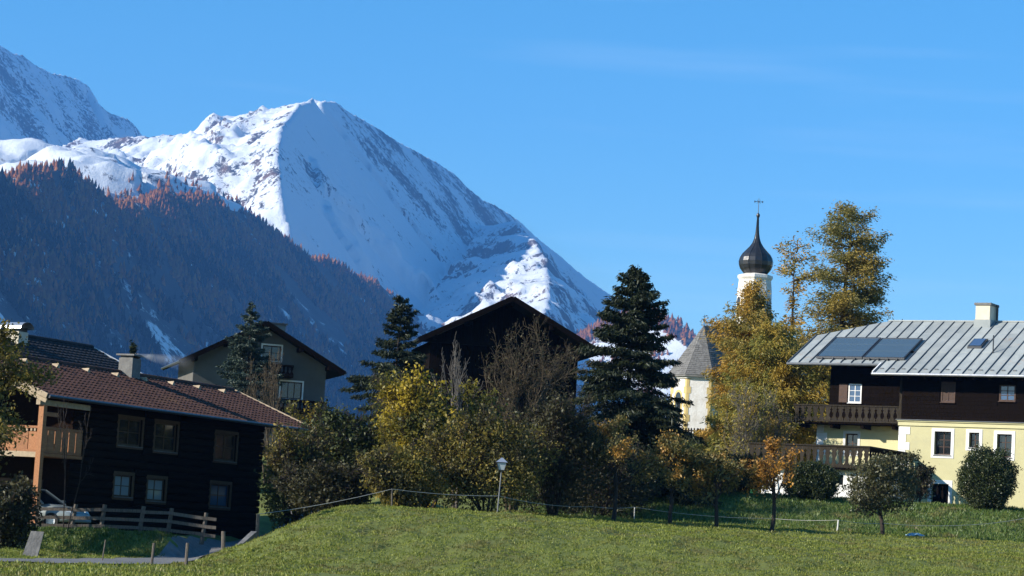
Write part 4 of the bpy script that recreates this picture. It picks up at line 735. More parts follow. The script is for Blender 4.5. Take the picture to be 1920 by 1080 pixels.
# ------------------------------------------------------------------ church: chancel and tower
ca = P(1320, 610, 172); CH = Frame(ca.x, ca.y, 9.0, 0)
church = root_at('church', CH, 'white village church with shingled chancel roof and slim onion-domed tower', 'church')
R_ = 2.25; za = ca.z - 9.0; zev = CH.hit_y(1319, 704, -2.1)[1]; PH = rad(14)       # the corner between the lit and the shaded wall
def oct_(r, i, off=PH): a = -math.pi / 2 + off + (i) * math.pi / 4; return (r * math.cos(a), r * math.sin(a))
nd = Vector((math.cos(rad(40)), math.sin(rad(40)), 0))                                   # the nave runs away behind
sides = [-2, -1, 0, 1, 2]
def apsewall(i, holes, mname='wall'):
    a, b = Vector((*oct_(R_, i), 0)), Vector((*oct_(R_, i + 1), 0)); d = (b - a); L_ = d.length; ang = math.atan2(d.y, d.x)
    m = MB(); wall_holes(m, 0, L_, -2.5, zev + .05, holes, 0, .4); o = m.build(mname, 'plaster_church', church); o.location = a; o.rotation_euler = (0, 0, ang); return o, L_
for i in (-2, -1, 0, 1):
    L_ = 2 * R_ * math.sin(math.pi / 8); c = L_ / 2; wdw = (c - .30, c + .30, 1.3, 3.0)
    o, L_ = apsewall(i, [wdw] if i in (0, 1, -2) else [])
    for j in range(14): part('corner_stone', 'quoin_yellow', o, (-.012, .30 if j % 2 else .18, -.022, .012, -2.2 + j * .5, -2.2 + j * .5 + .485)); part('corner_stone', 'quoin_yellow', o, (L_ - (.30 if j % 2 else .18), L_ + .012, -.022, .012, -2.2 + j * .5, -2.2 + j * .5 + .485))
    if i in (0, 1, -2):
        part('pane', 'glass', o, (c - .3, c + .3, .2, .23, 1.3, 3.0)); m = MB(); m.box(c - .44, c - .3, -.02, .02, 1.2, 3.0).box(c + .3, c + .44, -.02, .02, 1.2, 3.0)
        n = 8; m.add([(c + r * math.cos(t), y, 3.0 + r * 1.35 * math.sin(t)) for y in (-.02, .01) for r in (.3, .44) for t in np.linspace(0, math.pi, n)], [(q, q + 1, n + q + 1, n + q) for q in range(n - 1)] + [(n + q, n + q + 1, 3 * n + q + 1, 3 * n + q) for q in range(n - 1)]); m.build('window_trim', 'quoin_yellow', o)
        m = MB(); m.prism([(c + .3 * math.cos(t), -.004, 3.0 + .405 * math.sin(t)) for t in np.linspace(0, math.pi, n)], (0, .003, 0)); m.build('window_head', 'glass', o)
        part('glazing_bar', 'metal_dark', o, (c - .015, c + .015, .18, .2, 1.3, 3.0), *[(c - .3, c + .3, .185, .2, z, z + .02) for z in (1.9, 2.3, 2.7, 3.1)])
    part('eaves_moulding', 'plaster_church', o, (-.05, L_ + .05, -.12, .0, zev - .25, zev))
# nave body
p0, p1 = Vector((*oct_(R_, 2), 0)), Vector((*oct_(R_, -2), 0)); q = MB(); 
q.hexa([p1, p0, p0 + nd * 14, p1 + nd * 14], [p1 + Vector((0, 0, zev)), p0 + Vector((0, 0, zev)), p0 + nd * 14 + Vector((0, 0, zev)), p1 + nd * 14 + Vector((0, 0, zev))]); q.build('nave_wall', 'plaster_church', church)
RO = R_ + .32; crf = MB(); apx = (0, 0, za)
for i in (-2, -1, 0, 1): a, b = oct_(RO, i), oct_(RO, i + 1); crf.add([(*a, zev - .12), (*b, zev - .12), apx, (*a, zev), (*b, zev)], [(3, 4, 2), (0, 1, 4, 3), (1, 0, 2)])
a, b = oct_(RO, 2), oct_(RO, -2); an, bn_ = (a[0] + nd.x * 14, a[1] + nd.y * 14), (b[0] + nd.x * 14, b[1] + nd.y * 14); ap2 = (nd.x * 14, nd.y * 14, za)
crf.add([(*a, zev), (*an, zev), ap2, apx], [(0, 1, 2, 3)]); crf.add([(*b, zev), apx, ap2, (*bn_, zev)], [(0, 1, 2, 3)]); crf.add([(*an, zev), (*bn_, zev), ap2], [(0, 1, 2)])
crf = crf.build('chancel_roof', 'shingle', church)
sh_m = MB(); rnd = random.Random(4); slant = zev
for i in (-2, -1, 0, 1):
    a, b, t = Vector((*oct_(RO + .01, i), zev)), Vector((*oct_(RO + .01, i + 1), zev)), Vector(apx); nn = (b - a).cross(t - a).normalized(); nn = nn if nn.z > 0 else -nn; rows = 26
    for r in range(rows):
        f0, f1 = r / rows, min(1, (r + 1.25) / rows); l0, r0_ = a.lerp(t, f0), b.lerp(t, f0); l1, r1_ = a.lerp(t, f1), b.lerp(t, f1); wd = (r0_ - l0).length; n = max(1, int(wd / .2))
        for c in range(n):
            u0, u1 = c / n + .02 / n, (c + 1) / n - .02 / n; j = rnd.uniform(.02, .05); q = [l0.lerp(r0_, u0) + nn * j, l0.lerp(r0_, u1) + nn * j, l1.lerp(r1_, u1) + nn * .008, l1.lerp(r1_, u0) + nn * .008]; sh_m.add(q + [q[0] - nn * j, q[1] - nn * j], [(0, 1, 2, 3), (4, 5, 1, 0)])
sh_m.build('shingles', 'shingle', crf)['kind'] = 'stuff'
MB().tube((0, 0, za - .1), (0, 0, za + .75), .035, .02).lathe([(.02, za + .25), (.09, za + .32), (.09, za + .38), (.02, za + .45)], 8).box(-.12, .12, -.02, .02, za + .6, za + .63).build('finial', 'metal_dark', church)
# tower
tcx = P(1417, 500, 182); TW = Frame(tcx.x, tcx.y, 9.0, 0); tx, ty = TW.o.x - CH.o.x, TW.o.y - CH.o.y
def tz(py): return TW.hit_y(1417, py, 0)[1]
kk = 182 / FPX * 1.0
tow = MB().lathe([(1.42, -2), (1.42, tz(640)), (1.36, tz(600)), (1.30, tz(545)), (1.22, tz(526)), (1.34, tz(522)), (1.34, tz(517)), (.9, tz(514))], 8, (tx, ty, 0), rad(22.5 + 14)).build('tower', 'plaster_church', church)
for i in range(8):
    a = rad(14 + 45 * i); c, s_ = math.cos(a), math.sin(a); rr_ = 1.36 * math.cos(rad(22.5)) - .03; z0_, z1_ = tz(598), tz(566); o = MB().box(-.28, .28, -.05, .0, z0_, z1_); 
    n = 7; o.prism([(.28 * math.cos(t), -.05, z1_ + .3 * math.sin(t)) for t in np.linspace(0, math.pi, n)], (0, .05, 0)); o = o.build('belfry_opening', 'metal_dark', tow); o.location = (tx + rr_ * c, ty + rr_ * s_, 0); o.rotation_euler = (0, 0, a + math.pi / 2)
    for q_ in range(5): part('louvre', 'wood_dark', o, (-.26, .26, -.09, -.05, z0_ + .12 + q_ * .22, z0_ + .18 + q_ * .22))
op = [(515, .85), (511, .98), (505, 1.18), (498, 1.29), (491, 1.32), (484, 1.25), (477, 1.08), (470, .80), (463, .53), (456, .34), (448, .21), (438, .13), (425, .085), (408, .055)]
dome = MB().lathe([(r, tz(y)) for y, r in op], 16, (tx, ty, 0), rad(14)).build('onion_dome', 'onion', church, smooth=False)
for i in range(8):
    a = rad(14 + 45 * i); m = MB(); pts = [(tx + (r + .01) * math.cos(a), ty + (r + .01) * math.sin(a), tz(y)) for y, r in op]
    for q0, q1 in zip(pts[:-1], pts[1:]): m.tube(q0, q1, .022, n=5)
    m.build('dome_rib', 'onion', dome)
sp = MB().tube((tx, ty, tz(410)), (tx, ty, tz(372)), .03, .02, 6).lathe([(.03, tz(409)), (.11, tz(407)), (.15, tz(404)), (.11, tz(401)), (.03, tz(399))], 10, (tx, ty, 0)).build('spire_ball', 'metal_dark', dome)
m = MB().box(tx - .30, tx + .30, ty - .02, ty + .02, tz(378) - .02, tz(378) + .02)
for s_ in (-1, 1): m.box(tx + s_ * .30 - .03, tx + s_ * .30 + .03, ty - .025, ty + .025, tz(378) - .08, tz(378) + .08)
m.tube((tx - .14, ty, tz(378) - .14), (tx + .14, ty, tz(378) + .14), .012, n=4).tube((tx + .14, ty, tz(378) - .14), (tx - .14, ty, tz(378) + .14), .012, n=4).build('cross', 'metal_dark', dome)

# ------------------------------------------------------------------ picket fence by the church
f0, f1 = P(1215, 818, 163), P(1356, 824, 161); zt_ = P(1285, 799, 162).z - P(1285, 819, 162).z
pf = empty('picket_fence', ((f0 + f1) / 2), 'weathered picket fence on the terrace in front of the church', 'fence'); c_ = (f0 + f1) / 2; n = 26
pm = MB().prism([(-.055, -.015, 0), (.055, -.015, 0), (.055, -.015, .88 * zt_), (0, -.015, zt_), (-.055, -.015, .88 * zt_)], (0, .03, 0)).mesh('picket')
for i in range(n + 1):
    q = f0.lerp(f1, i / n) - c_; o = link('picket', pm, 'wood_grey', pf); o.location = q; o.rotation_euler = (0, rad(rnd.uniform(-2, 2)), 0)
for h in (.25, .7): MB().bar(f0 - c_ + Vector((0, .05, h * zt_)), f1 - c_ + Vector((0, .05, h * zt_)), .05, .08).build('rail', 'wood_grey', pf)
for i in range(4): q = f0.lerp(f1, i / 3) - c_; part('post', 'wood_grey', pf, (q.x - .06, q.x + .06, q.y + .08, q.y + .2, q.z - 1.2, q.z + zt_ * .95))
# dry stone wall under it
sw_ = empty('stone_wall', c_ + Vector((0, .3, 0)), 'dark rough stone retaining wall under the church picket fence', 'wall')
for r in range(5):
    x = f0.x - c_.x - 1 + rnd.uniform(0, .3); 
    while x < f1.x - c_.x + 1.5:
        w = rnd.uniform(.35, .8); h = rnd.uniform(.26, .34); z = -.3 - r * .33; o = part('stone', 'stone', sw_, (x + .015, x + w - .015, -.2 + rnd.uniform(-.08, .08), .5, z - h, z), bevel=.04); o.rotation_euler = (0, rad(rnd.uniform(-2, 2)), 0); x += w

# ------------------------------------------------------------------ lamp
b = P(932, 953, 91.5); lamp = empty('street_lamp', (b.x, b.y, gz(b.x, b.y) - .02), 'slim lantern lamp on a leaning pole at the top of the bank', 'lamp'); top = P(940, 884, 91.5) - lamp.location; z1_ = P(939, 858, 91.5).z - lamp.location.z
MB().tube((0, 0, -.3), top, .024, .02).build('pole', 'pole_grey', lamp); m = MB(); tx_, tz_ = top.x, top.z; hh = z1_ - tz_
q4 = lambda r, z: [(tx_ - r, top.y - r, z), (tx_ + r, top.y - r, z), (tx_ + r, top.y + r, z), (tx_ - r, top.y + r, z)]
hd = MB().hexa(q4(.09, tz_), q4(.11, tz_ + .05)).hexa(q4(.19, tz_ + hh * .62), q4(.195, tz_ + hh * .66))
for s1, s2 in ((-1, -1), (1, -1), (1, 1), (-1, 1)): hd.bar((tx_ + s1 * .105, top.y + s2 * .105, tz_ + .04), (tx_ + s1 * .185, top.y + s2 * .185, tz_ + hh * .63), .02, .02)
hd = hd.build('lantern', 'metal_dark', lamp); MB().hexa(q4(.095, tz_ + .06), q4(.172, tz_ + hh * .61)).build('glass_shade', 'glass_lamp', hd); MB().hexa(q4(.225, tz_ + hh * .66), q4(.02, z1_)).build('lantern_roof', 'metal_light', hd)

# ------------------------------------------------------------------ fences
def stake(name, px, py0, py1, d, r, material, label, cat='post', group=None, lean=0.0, sq=False):
    b = P(px, py0, d); z = gz(b.x, b.y); t = P(px + lean, py1, d); o = empty(name, (b.x, b.y, z), label, cat, group); h = t - o.location
    m = MB()
    if sq: m.bar((0, 0, -.2), (h.x, h.y, h.z), 2 * r, 2 * r, (0, 1, 0))
    else: m.tube((0, 0, -.2), (h.x, h.y, h.z), r, r * .92, 7)
    m.build('stake', material, o); return o, t
rp = [(135, 1007, 958), (190, 1004, 955), (263, 1006, 958), (316, 1008, 962), (381, 1012, 966)]
pts = [P(x, b, 88.6 + i * .05) for i, (x, b, t) in enumerate(rp)]; rfz = empty('rail_fence', pts[2], 'weathered wooden rail fence in front of the log farmhouse', 'fence'); rfo = pts[2]
pts = [Vector((p.x, p.y, max(.7, gz(p.x, p.y)))) for p in pts]; rfo = pts[2]; rfz.location = rfo; hgt = 1.02
for p in pts: MB().tube(p - rfo + Vector((-.06, 0, -.15)), p - rfo + Vector((.05, 0, hgt)), .085, .075, 8).build('post', 'wood_fence', rfz)
ext = [pts[0] + (pts[0] - pts[1]) * 1.6] + pts + [pts[-1] + (pts[-1] - pts[-2]) * .35]
for a, b in zip(ext[:-1], ext[1:]):
    for h in (.22, .52, .82): MB().bar(a - rfo + Vector((0, -.09, h + rnd.uniform(-.02, .02))), b - rfo + Vector((0, -.09, h + rnd.uniform(-.02, .02))), .05, .12).build('rail', 'wood_fence', rfz)
lab = ['thin grey stake below the rail fence, leftmost of the row by the path', 'grey stake at the left edge of the gravel path', 'short grey stake on the near edge of the gravel path', 'thick grey post beside the path at the foot of the grass bank']
for (px, b, t, d, r, le), l_ in zip([(190, 1056, 1012, 72, .022, 8), (283, 1068, 1018, 72.5, .045, 6), (348, 1067, 1018, 73, .055, 4), (418, 1054, 996, 79, .075, 1)], lab): stake('fence_post', px, b, t, d, r, 'wood_fence', l_, group='posts along the gravel path', lean=le)
W1 = []
_, t = stake('fence_post', 483, 1006, 964, 86.5, .07, 'wood_fence', 'grey post on the left shoulder of the bank where the white wire starts', group='posts of the white wire fence', lean=1); W1.append(t)
_, t = stake('fence_post', 735, 952, 917, 89, .03, 'wood_fence', 'thin stake in the yellow shrubs at the high point of the wire', group='posts of the white wire fence'); W1.append(t)
W1.append(P(936, 930, 91.4))
_, t = stake('fence_post', 1107, 974, 944, 99, .03, 'wood_fence', 'leaning dark stake left of the first fruit tree', group='posts of the white wire fence', lean=9); W1.append(P(1113, 950, 99))
_, t = stake('fence_post', 1189, 977, 951, 102, .022, 'stake_white', 'thin white plastic stake between the first two fruit trees', group='posts of the white wire fence', lean=1); W1.append(t)
W1.append(P(1447, 972, 107))
_, t = stake('fence_post', 1569, 999, 975, 104.5, .035, 'stake_white', 'white plastic stake on the lawn between the round bushes', group='posts of the white wire fence', lean=3); W1.append(t)
W1 += [P(1655, 981, 108), P(1800, 985, 110), P(1920, 972, 112), P(2000, 966, 113)]
wr = MB()
for a, b in zip(W1[:-1], W1[1:]):
    n = 8; pr = None
    for i in range(n + 1):
        f = i / n; q = a.lerp(b, f) - Vector((0, 0, .18 * 4 * f * (1 - f) * min(1, (b - a).length / 12)))
        if pr is not None: wr.tube(pr, q, .009, n=4, cap=False)
        pr = q
wo_ = wr.build('fence_wire', 'wire'); tag(wo_, 'sagging white electric fence wire strung above the grass', 'wire')
# concrete end wall of the bank, leaning board
b = P(455, 1036, 84); z = gz(b.x, b.y)
tag(MB().hexa([b + Vector((-.5, -.9, -.6)), b + Vector((-.25, -.9, -.6)), b + Vector((.25, 1.4, -.6)), b + Vector((0, 1.4, -.6))], [b + Vector((-.35, -.9, .05)), b + Vector((-.2, -.9, .05)), b + Vector((.3, 1.4, .75)), b + Vector((.1, 1.4, .75))]).build('kerb_wall', 'stone'), 'short concrete wall at the left foot of the grass bank', 'wall')
b = P(57, 1036, 74); bo = empty('board', (b.x, b.y, gz(b.x, b.y)), 'pale grey board leaning on a stump in the dark left corner', 'board'); MB().hexa([(-.28, 0, -.05), (.2, 0, -.05), (.2, .05, -.05), (-.28, .05, -.05)], [(-.1, .35, .85), (.3, .35, .85), (.3, .4, .85), (-.1, .4, .85)]).build('panel', 'stone', bo); MB().tube((-.1, .55, -.1), (-.08, .55, .55), .12, .1, 9).build('stump', 'bark_grey', bo)
# tarp, bin and ladder
b = ground_hit(1716, 1008); tp = MB(); n = 7
vs = [(.36 * (i / 6 - .5) * 2 + .05 * math.sin(j * 2.1), .25 * (j / 6 - .5) * 2, max(0, .16 - .3 * ((i / 6 - .5) ** 2 + (j / 6 - .5) ** 2) + .03 * math.sin(i * 2.3 + j * 1.7)) + .03) for j in range(n) for i in range(n)]
tp.add(vs, [(j * n + i, j * n + i + 1, (j + 1) * n + i + 1, (j + 1) * n + i) for j in range(n - 1) for i in range(n - 1)]); o = tp.build('tarp', 'tarp'); o.location = b; o.modifiers.new('thick', 'SOLIDIFY').thickness = .03; tag(o, 'crumpled pale blue plastic sheet lying on the lawn', 'tarp')
lx, lz_ = RH.hit_y(1443, 945, yT + .35); lo = RH.w(lx, yT + .1, -1.0); lad = empty('ladder', lo, 'grey ladder leaning against the white wall behind the rust-leaved tree', 'ladder', rz=RH.yaw); hl = RH.hit_y(1452, 882, yT + .4)[1] + 1.0
for s_ in (-.2, .2): MB().bar((s_, -.35, 0), (s_, .33, hl), .05, .07, (0, 1, 0)).build('side_rail', 'metal_light', lad)
for i in range(int(hl / .28)): f = (i + .5) * .28 / hl; MB().tube((-.2, -.35 + .68 * f, f * hl), (.2, -.35 + .68 * f, f * hl), .02, n=6).build('rung', 'metal_light', lad)
bx_, _ = RH.hit_y(1412, 940, yT - .3); q = RH.w(bx_, yT - .3, 0); bi = empty('garden_bin', (q.x, q.y, gz(q.x, q.y)), 'small green plastic bin beside the white outbuilding', 'bin'); MB().lathe([(.2, 0), (.25, .6)], 12).build('body', 'green_plastic', bi); MB().lathe([(.27, .6), (.27, .66), (.1, .72)], 12).build('lid', 'green_plastic', bi)

# ------------------------------------------------------------------ parked car by the farmhouse
cp = P(60, 984, 91); zc_ = gz(cp.x, cp.y); car = empty('parked_car', (cp.x - .1, cp.y + .8, gz(cp.x - .1, cp.y + .8)), 'car parked under the farmhouse balcony, half hidden by a wooden post', 'car', rz=rad(-22))
sec = [(-2.05, .45, .78, .72), (-1.9, .32, .98, .80), (-1.2, .28, 1.02, .86), (-.2, .28, .98, .87), (.75, .28, .96, .87), (1.5, .28, .86, .84), (1.95, .32, .74, .76), (2.12, .42, .62, .66)]
m = MB(); K = 10
for x, z0_, z1_, w in sec:
    for i in range(K): t = i / (K - 1) * math.pi; yy = -w * math.copysign(abs(math.cos(t)) ** .45, math.cos(t)); zz_ = z0_ + (z1_ - z0_) * abs(math.sin(t)) ** .55; m.v.append((x, yy, zz_))
n = len(sec); m.f += [(a * K + i, (a + 1) * K + i, (a + 1) * K + i + 1, a * K + i + 1) for a in range(n - 1) for i in range(K - 1)] + [(a * K, a * K + K - 1, (a + 1) * K + K - 1, (a + 1) * K) for a in range(n - 1)] + [tuple(range(K)), tuple(range((n - 1) * K, n * K))[::-1]]
body = m.build('body', 'car_paint', car, smooth=True)
cab = MB().hexa([(-1.75, -.78, .95), (.85, -.78, .93), (.85, .78, .93), (-1.75, .78, .95)], [(-1.25, -.58, 1.42), (.05, -.58, 1.44), (.05, .58, 1.44), (-1.25, .58, 1.42)]).build('cabin', 'glass', car); MB().hexa([(-1.3, -.6, 1.42), (.1, -.6, 1.44), (.1, .6, 1.44), (-1.3, .6, 1.42)], [(-1.2, -.55, 1.47), (0, -.55, 1.49), (0, .55, 1.49), (-1.2, .55, 1.47)]).build('car_roof', 'car_paint', car)
for a, b in (((.86, -.79, .93), (.06, -.59, 1.45)), ((.86, .79, .93), (.06, .59, 1.45)), ((-1.76, -.79, .95), (-1.26, -.59, 1.43)), ((-.6, -.79, .94), (-.6, -.59, 1.44))): MB().bar(a, b, .06, .06).build('pillar', 'car_paint', car)
for x in (-1.3, 1.3):
    for s_ in (-1, 1):
        wl = MB().tube((x, s_ * .68, .31), (x, s_ * .87, .31), .31, n=18).build('wheel', 'rubber', car); MB().tube((x, s_ * .86, .31), (x, s_ * .885, .31), .2, n=14).build('rim', 'metal_light', wl)
for s_ in (-1, 1): MB().hexa([(1.86, s_ * .56 - .14, .58), (2.1, s_ * .48 - .12, .56), (2.1, s_ * .48 + .12, .56), (1.86, s_ * .56 + .14, .58)], [(1.80, s_ * .56 - .12, .76), (2.0, s_ * .48 - .1, .72), (2.0, s_ * .48 + .1, .72), (1.80, s_ * .56 + .12, .76)]).build('headlight', 'glass_lamp', car); MB().box(.55, .72, s_ * .9 - .06, s_ * .9 + .06, .95, 1.1).build('mirror', 'car_paint', car)
part('number_plate', 'plate', car, (2.115, 2.135, -.26, .26, .42, .53)); part('grille', 'rubber', car, (2.07, 2.11, -.4, .4, .54, .64)); part('bumper', 'car_paint', car, (1.9, 2.14, -.66, .66, .3, .41), bevel=.03)

# ------------------------------------------------------------------ trees and shrubs
def grow(R, segs, tips, p, d, L_, r, lev, top, q):
    """one limb in short steps, throwing side limbs; tips collects where leaves sit"""
    n = q['steps'][lev]; st = L_ / n
    for i in range(n):
        j = q['jit']; d = (d[0] + R.gauss(0, j), d[1] + R.gauss(0, j), d[2] + R.gauss(0, j) + q['up'][lev]); l = math.sqrt(d[0] ** 2 + d[1] ** 2 + d[2] ** 2); d = (d[0] / l, d[1] / l, d[2] / l)
        e = (p[0] + d[0] * st, p[1] + d[1] * st, p[2] + d[2] * st); r1 = r * (1 - q['tap'] / n); segs.append((*p, *e, r, r1))
        if lev < top and (i + 1) / n > q['bare'][lev]:
            for _ in range(q['kids'][lev] if R.random() < .9 else 1):
                a = R.uniform(0, 6.283); s = q['spread'][lev] * R.uniform(.7, 1.25); u = (-d[1], d[0], 0.0) if abs(d[2]) < .95 else (1.0, 0, 0); ul = math.sqrt(u[0] ** 2 + u[1] ** 2 + u[2] ** 2); u = (u[0] / ul, u[1] / ul, u[2] / ul)
                v = (d[1] * u[2] - d[2] * u[1], d[2] * u[0] - d[0] * u[2], d[0] * u[1] - d[1] * u[0]); ca, sa = math.cos(a), math.sin(a)
                w = tuple(d[k] * math.cos(s) + (u[k] * ca + v[k] * sa) * math.sin(s) for k in range(3)); grow(R, segs, tips, e, w, L_ * q['len'][lev] * R.uniform(.7, 1.2) * (1 - .45 * i / n), r1 * .62, lev + 1, top, q)
        if lev >= top - 1: tips.append(e)
        p, r = e, r1
BAREQ = dict(steps=[5, 5, 4, 3], jit=.16, up=[.03, .02, .03, .03], tap=.6, bare=[.25, .1, .05, 0], kids=[2, 2, 2, 2], spread=[.6, .75, .8, .8], len=[.6, .5, .5, .5])
BUSHQ = dict(steps=[5, 4, 4, 3], jit=.13, up=[.05, .04, .03, .03], tap=.55, bare=[.15, .1, .1, 0], kids=[2, 2, 2, 1], spread=[.55, .6, .65, .7], len=[.55, .55, .5, .5])
TREEQ = dict(steps=[6, 5, 4, 3], jit=.10, up=[.06, .05, .03, .02], tap=.6, bare=[.36, .2, .1, 0], kids=[2, 2, 2, 1], spread=[.85, .7, .7, .7], len=[.62, .55, .5, .5])
def leaves(rs, T, n, size, spread, droop=0.0, asp=.55):
    i = rs.randint(0, len(T), n); C = T[i] + rs.normal(0, spread, (n, 3)); U = unit(rs.normal(0, 1, (n, 3)) + np.array([0, 0, -droop])); V = unit(np.cross(U, rs.normal(0, 1, (n, 3)))); s = size * (.45 + 1.25 * rs.rand(n) ** 1.7)[:, None]
    return C, U * s, V * s * asp
def woody(name, base, H, R_, label, cat, leafm, nleaf, size, seed, stems=1, q=TREEQ, trunk=.09, levels=3, barkm='bark', group=None, lean=(0, 0), lspread=.09, ztrim=None, flat=1.0, mint=.007, stem_spread=.35, fill=0.0, zfill=.44):
    """a broad-leaved tree or shrub: limbs first, then leaves on their ends, fitted to its height and radius"""
    rn = random.Random(seed); segs = []; tips = []
    for s in range(stems):
        a = rn.uniform(0, 6.28); t = stem_spread * (rn.random() ** .5) if stems > 1 else .03; grow(rn, segs, tips, (.06 * math.cos(a) * (stems > 1), .06 * math.sin(a) * (stems > 1), 0), (math.sin(t) * math.cos(a), math.sin(t) * math.sin(a), math.cos(t)), 1.0, trunk / H, 0, levels, q)
    S = np.array(segs); T = np.array(tips); c = T[:, :2].mean(0); zt = np.percentile(T[:, 2], 99.7); rr = np.percentile(np.linalg.norm(T[:, :2] - c, axis=1), 97); sx, sz = R_ / rr, H / zt
    def fit(A):
        w_ = np.clip(A[:, 2] / zt, 0, 1) * (.85 if stems == 1 else 0); A = np.stack([A[:, 0] - c[0] * w_, A[:, 1] - c[1] * w_, A[:, 2]], -1)
        return np.stack([A[:, 0] * sx + lean[0] * A[:, 2] * sz, A[:, 1] * sx * flat + lean[1] * A[:, 2] * sz, A[:, 2] * sz], -1)
    rad_ = np.maximum(S[:, 6:8] * H, mint); S2 = np.concatenate([fit(S[:, 0:3]), fit(S[:, 3:6]), rad_], 1); T2 = fit(T)
    root = empty(name, base, label, cat, group); link('trunk', tubes_mesh('trunk', S2, 5), barkm, root)
    if nleaf:
        if ztrim: T2 = T2[T2[:, 2] > ztrim]
        rs = np.random.RandomState(seed + 7); C, U, V = leaves(rs, T2, nleaf, size, lspread)
        if fill:
            nf = int(nleaf * fill); d_ = unit(rs.normal(0, 1, (nf, 3))); rr_ = .55 + .45 * rs.rand(nf) ** .6; lump = 1 + .22 * fbm(d_[:, 0] * 1.7 + seed, d_[:, 2] * 1.7 + d_[:, 1] * 1.3, 3, seed); Cf = d_ * (rr_ * lump)[:, None] * np.array([R_ * .95, R_ * .8 * flat, H * (.46 if zfill < .5 else .36)]) + np.array([0, 0, H * zfill]); i_ = rs.randint(0, nleaf, nf)
            C, U, V = np.concatenate([C, Cf]), np.concatenate([U, U[i_][:, [1, 2, 0]]]), np.concatenate([V, V[i_][:, [1, 2, 0]]])
        k = C[:, 2] > .05; link('crown', cards_mesh('crown', C[k], U[k], V[k]), leafm, root)
    return root
def conifer(name, base, H, Rm, label, leafm, seed, whorl=.42, per=6, droop=.45, start=.08, dens=1.0, size=.26, irr=.25, prof=None, tuft=0.0, barkm='bark', tr=.16, lean=(0, 0), wid=.22, group=None, cat='tree', upt=.25, thin=.22):
    """spruce or larch: a mast, whorls of drooping boughs, hanging sprays along every bough"""
    rs = np.random.RandomState(seed); segs = []; n = 14; Cs, Us, Vs = [], [], []
    def ax(z): return np.array([lean[0] * z + .05 * math.sin(z * .5 + seed), lean[1] * z + .05 * math.cos(z * .4 + seed), z])
    for i in range(n): z0_, z1_ = H * i / n, H * (i + 1) / n; segs.append((*ax(z0_), *ax(z1_), tr * (1 - i / n) + .012, tr * (1 - (i + 1) / n) + .012))
    z = H * start
    while z < H * .985:
        t = z / H; Lb = Rm * (prof(t) if prof else (1 - t) ** .85)
        for b in range(max(3, int(per * (1 if t < .8 else .8)))):
            if rs.rand() < irr * .35: continue
            L_ = max(.12, Lb * (1 - irr * rs.rand() ** 1.0 + .12 * rs.normal())); a = rs.rand() * 6.283; zz_ = z + rs.uniform(-.5, .5) * whorl; dv = np.array([math.cos(a), math.sin(a), 0.0]); sd_ = np.array([-math.sin(a), math.cos(a), 0.0]); k = 6; pr = None; rise = .45 * max(0, t - .45) + .10
            def bp(s): return ax(zz_) + dv * (L_ * s * (1 - .08 * s)) + np.array([0, 0, L_ * (rise * s - droop * (1.1 - t) * s * s + upt * droop * s ** 4)]) + sd_ * (.06 * L_ * math.sin(3 * s + b))
            for i in range(k):
                p0, p1 = bp(i / k), bp((i + 1) / k); segs.append((*p0, *p1, max(.006, .045 * L_ / max(1.0, Rm) * 1.6 * (1 - i / k)), max(.005, .045 * L_ / max(1.0, Rm) * 1.6 * (1 - (i + 1) / k))))
            m = int((5 + 17 * L_) * dens); s = .12 + .92 * rs.rand(m) ** .8; B = np.array([bp(x) for x in s]); w = wid * L_ * (1 - .62 * s) * 1.5
            off = rs.uniform(-1, 1, m) * w; B = B + sd_[None] * off[:, None] + rs.normal(0, .05 + tuft, (m, 3)); B[:, 2] -= np.abs(off) * .25
            U = dv[None] * rs.uniform(.25, .9, m)[:, None] + sd_[None] * (np.sign(off) * rs.uniform(.1, .8, m))[:, None] + np.array([[0, 0, -1.0]]) * rs.uniform(-.1, 1.0, m)[:, None] * (droop * 1.6) + rs.normal(0, .3, (m, 3))
            U = unit(U) * (size * (.55 + .7 * rs.rand(m)) * (1 - .45 * t))[:, None]; Cs.append(B); Us.append(U); Vs.append(unit(np.cross(U, rs.normal(0, 1, (m, 3)))) * (size * thin * (.7 + .6 * rs.rand(m)))[:, None])
        z += whorl * (1 - .45 * t)
    root = empty(name, base, label, cat, group); link('trunk', tubes_mesh('trunk', segs, 6), barkm, root); link('crown', cards_mesh('crown', np.concatenate(Cs), np.concatenate(Us), np.concatenate(Vs)), leafm, root); return root
def at_ground(px, d, zoff=0.0, py=900):
    b = P(px, py, d); return Vector((b.x, b.y, gz(b.x, b.y) + zoff))
def up_to(base, px, py): return P(px, py, base.y).z - base.z
def wpx(n, d): return n * d / FPX

# spruces
b = at_ground(1168, 117); conifer('spruce_tree', b, up_to(b, 1178, 494), wpx(262, 117), 'large dark spruce in front of the church, tallest of the spruces', 'needle', 21, whorl=.36, per=9, droop=.55, start=.03, dens=6.5, size=.2, thin=.15, irr=.32, prof=lambda t: (1 - t) ** .9 * (.95 + .15 * math.sin(9 * t)), tr=.2, lean=(.012, 0))
b = at_ground(727, 124); conifer('spruce_tree', b, up_to(b, 740, 556), wpx(165, 124), 'dark spruce with gaps between its boughs, between the pale house and the barn', 'needle', 33, whorl=.5, per=8, droop=.6, start=.08, dens=6.5, size=.19, thin=.15, irr=.35, prof=lambda t: (1 - t) ** .7 * (.9 + .25 * math.sin(14 * t)), tr=.16, lean=(.02, 0))
b = at_ground(452, 138); conifer('spruce_tree', b, up_to(b, 452, 566), wpx(135, 138), 'blue-green spruce standing in front of the pale gabled house', 'needle_blue', 45, whorl=.42, per=7, droop=.35, start=.1, dens=5.5, size=.18, thin=.16, irr=.3, prof=lambda t: (1 - t) ** .85, tr=.16)
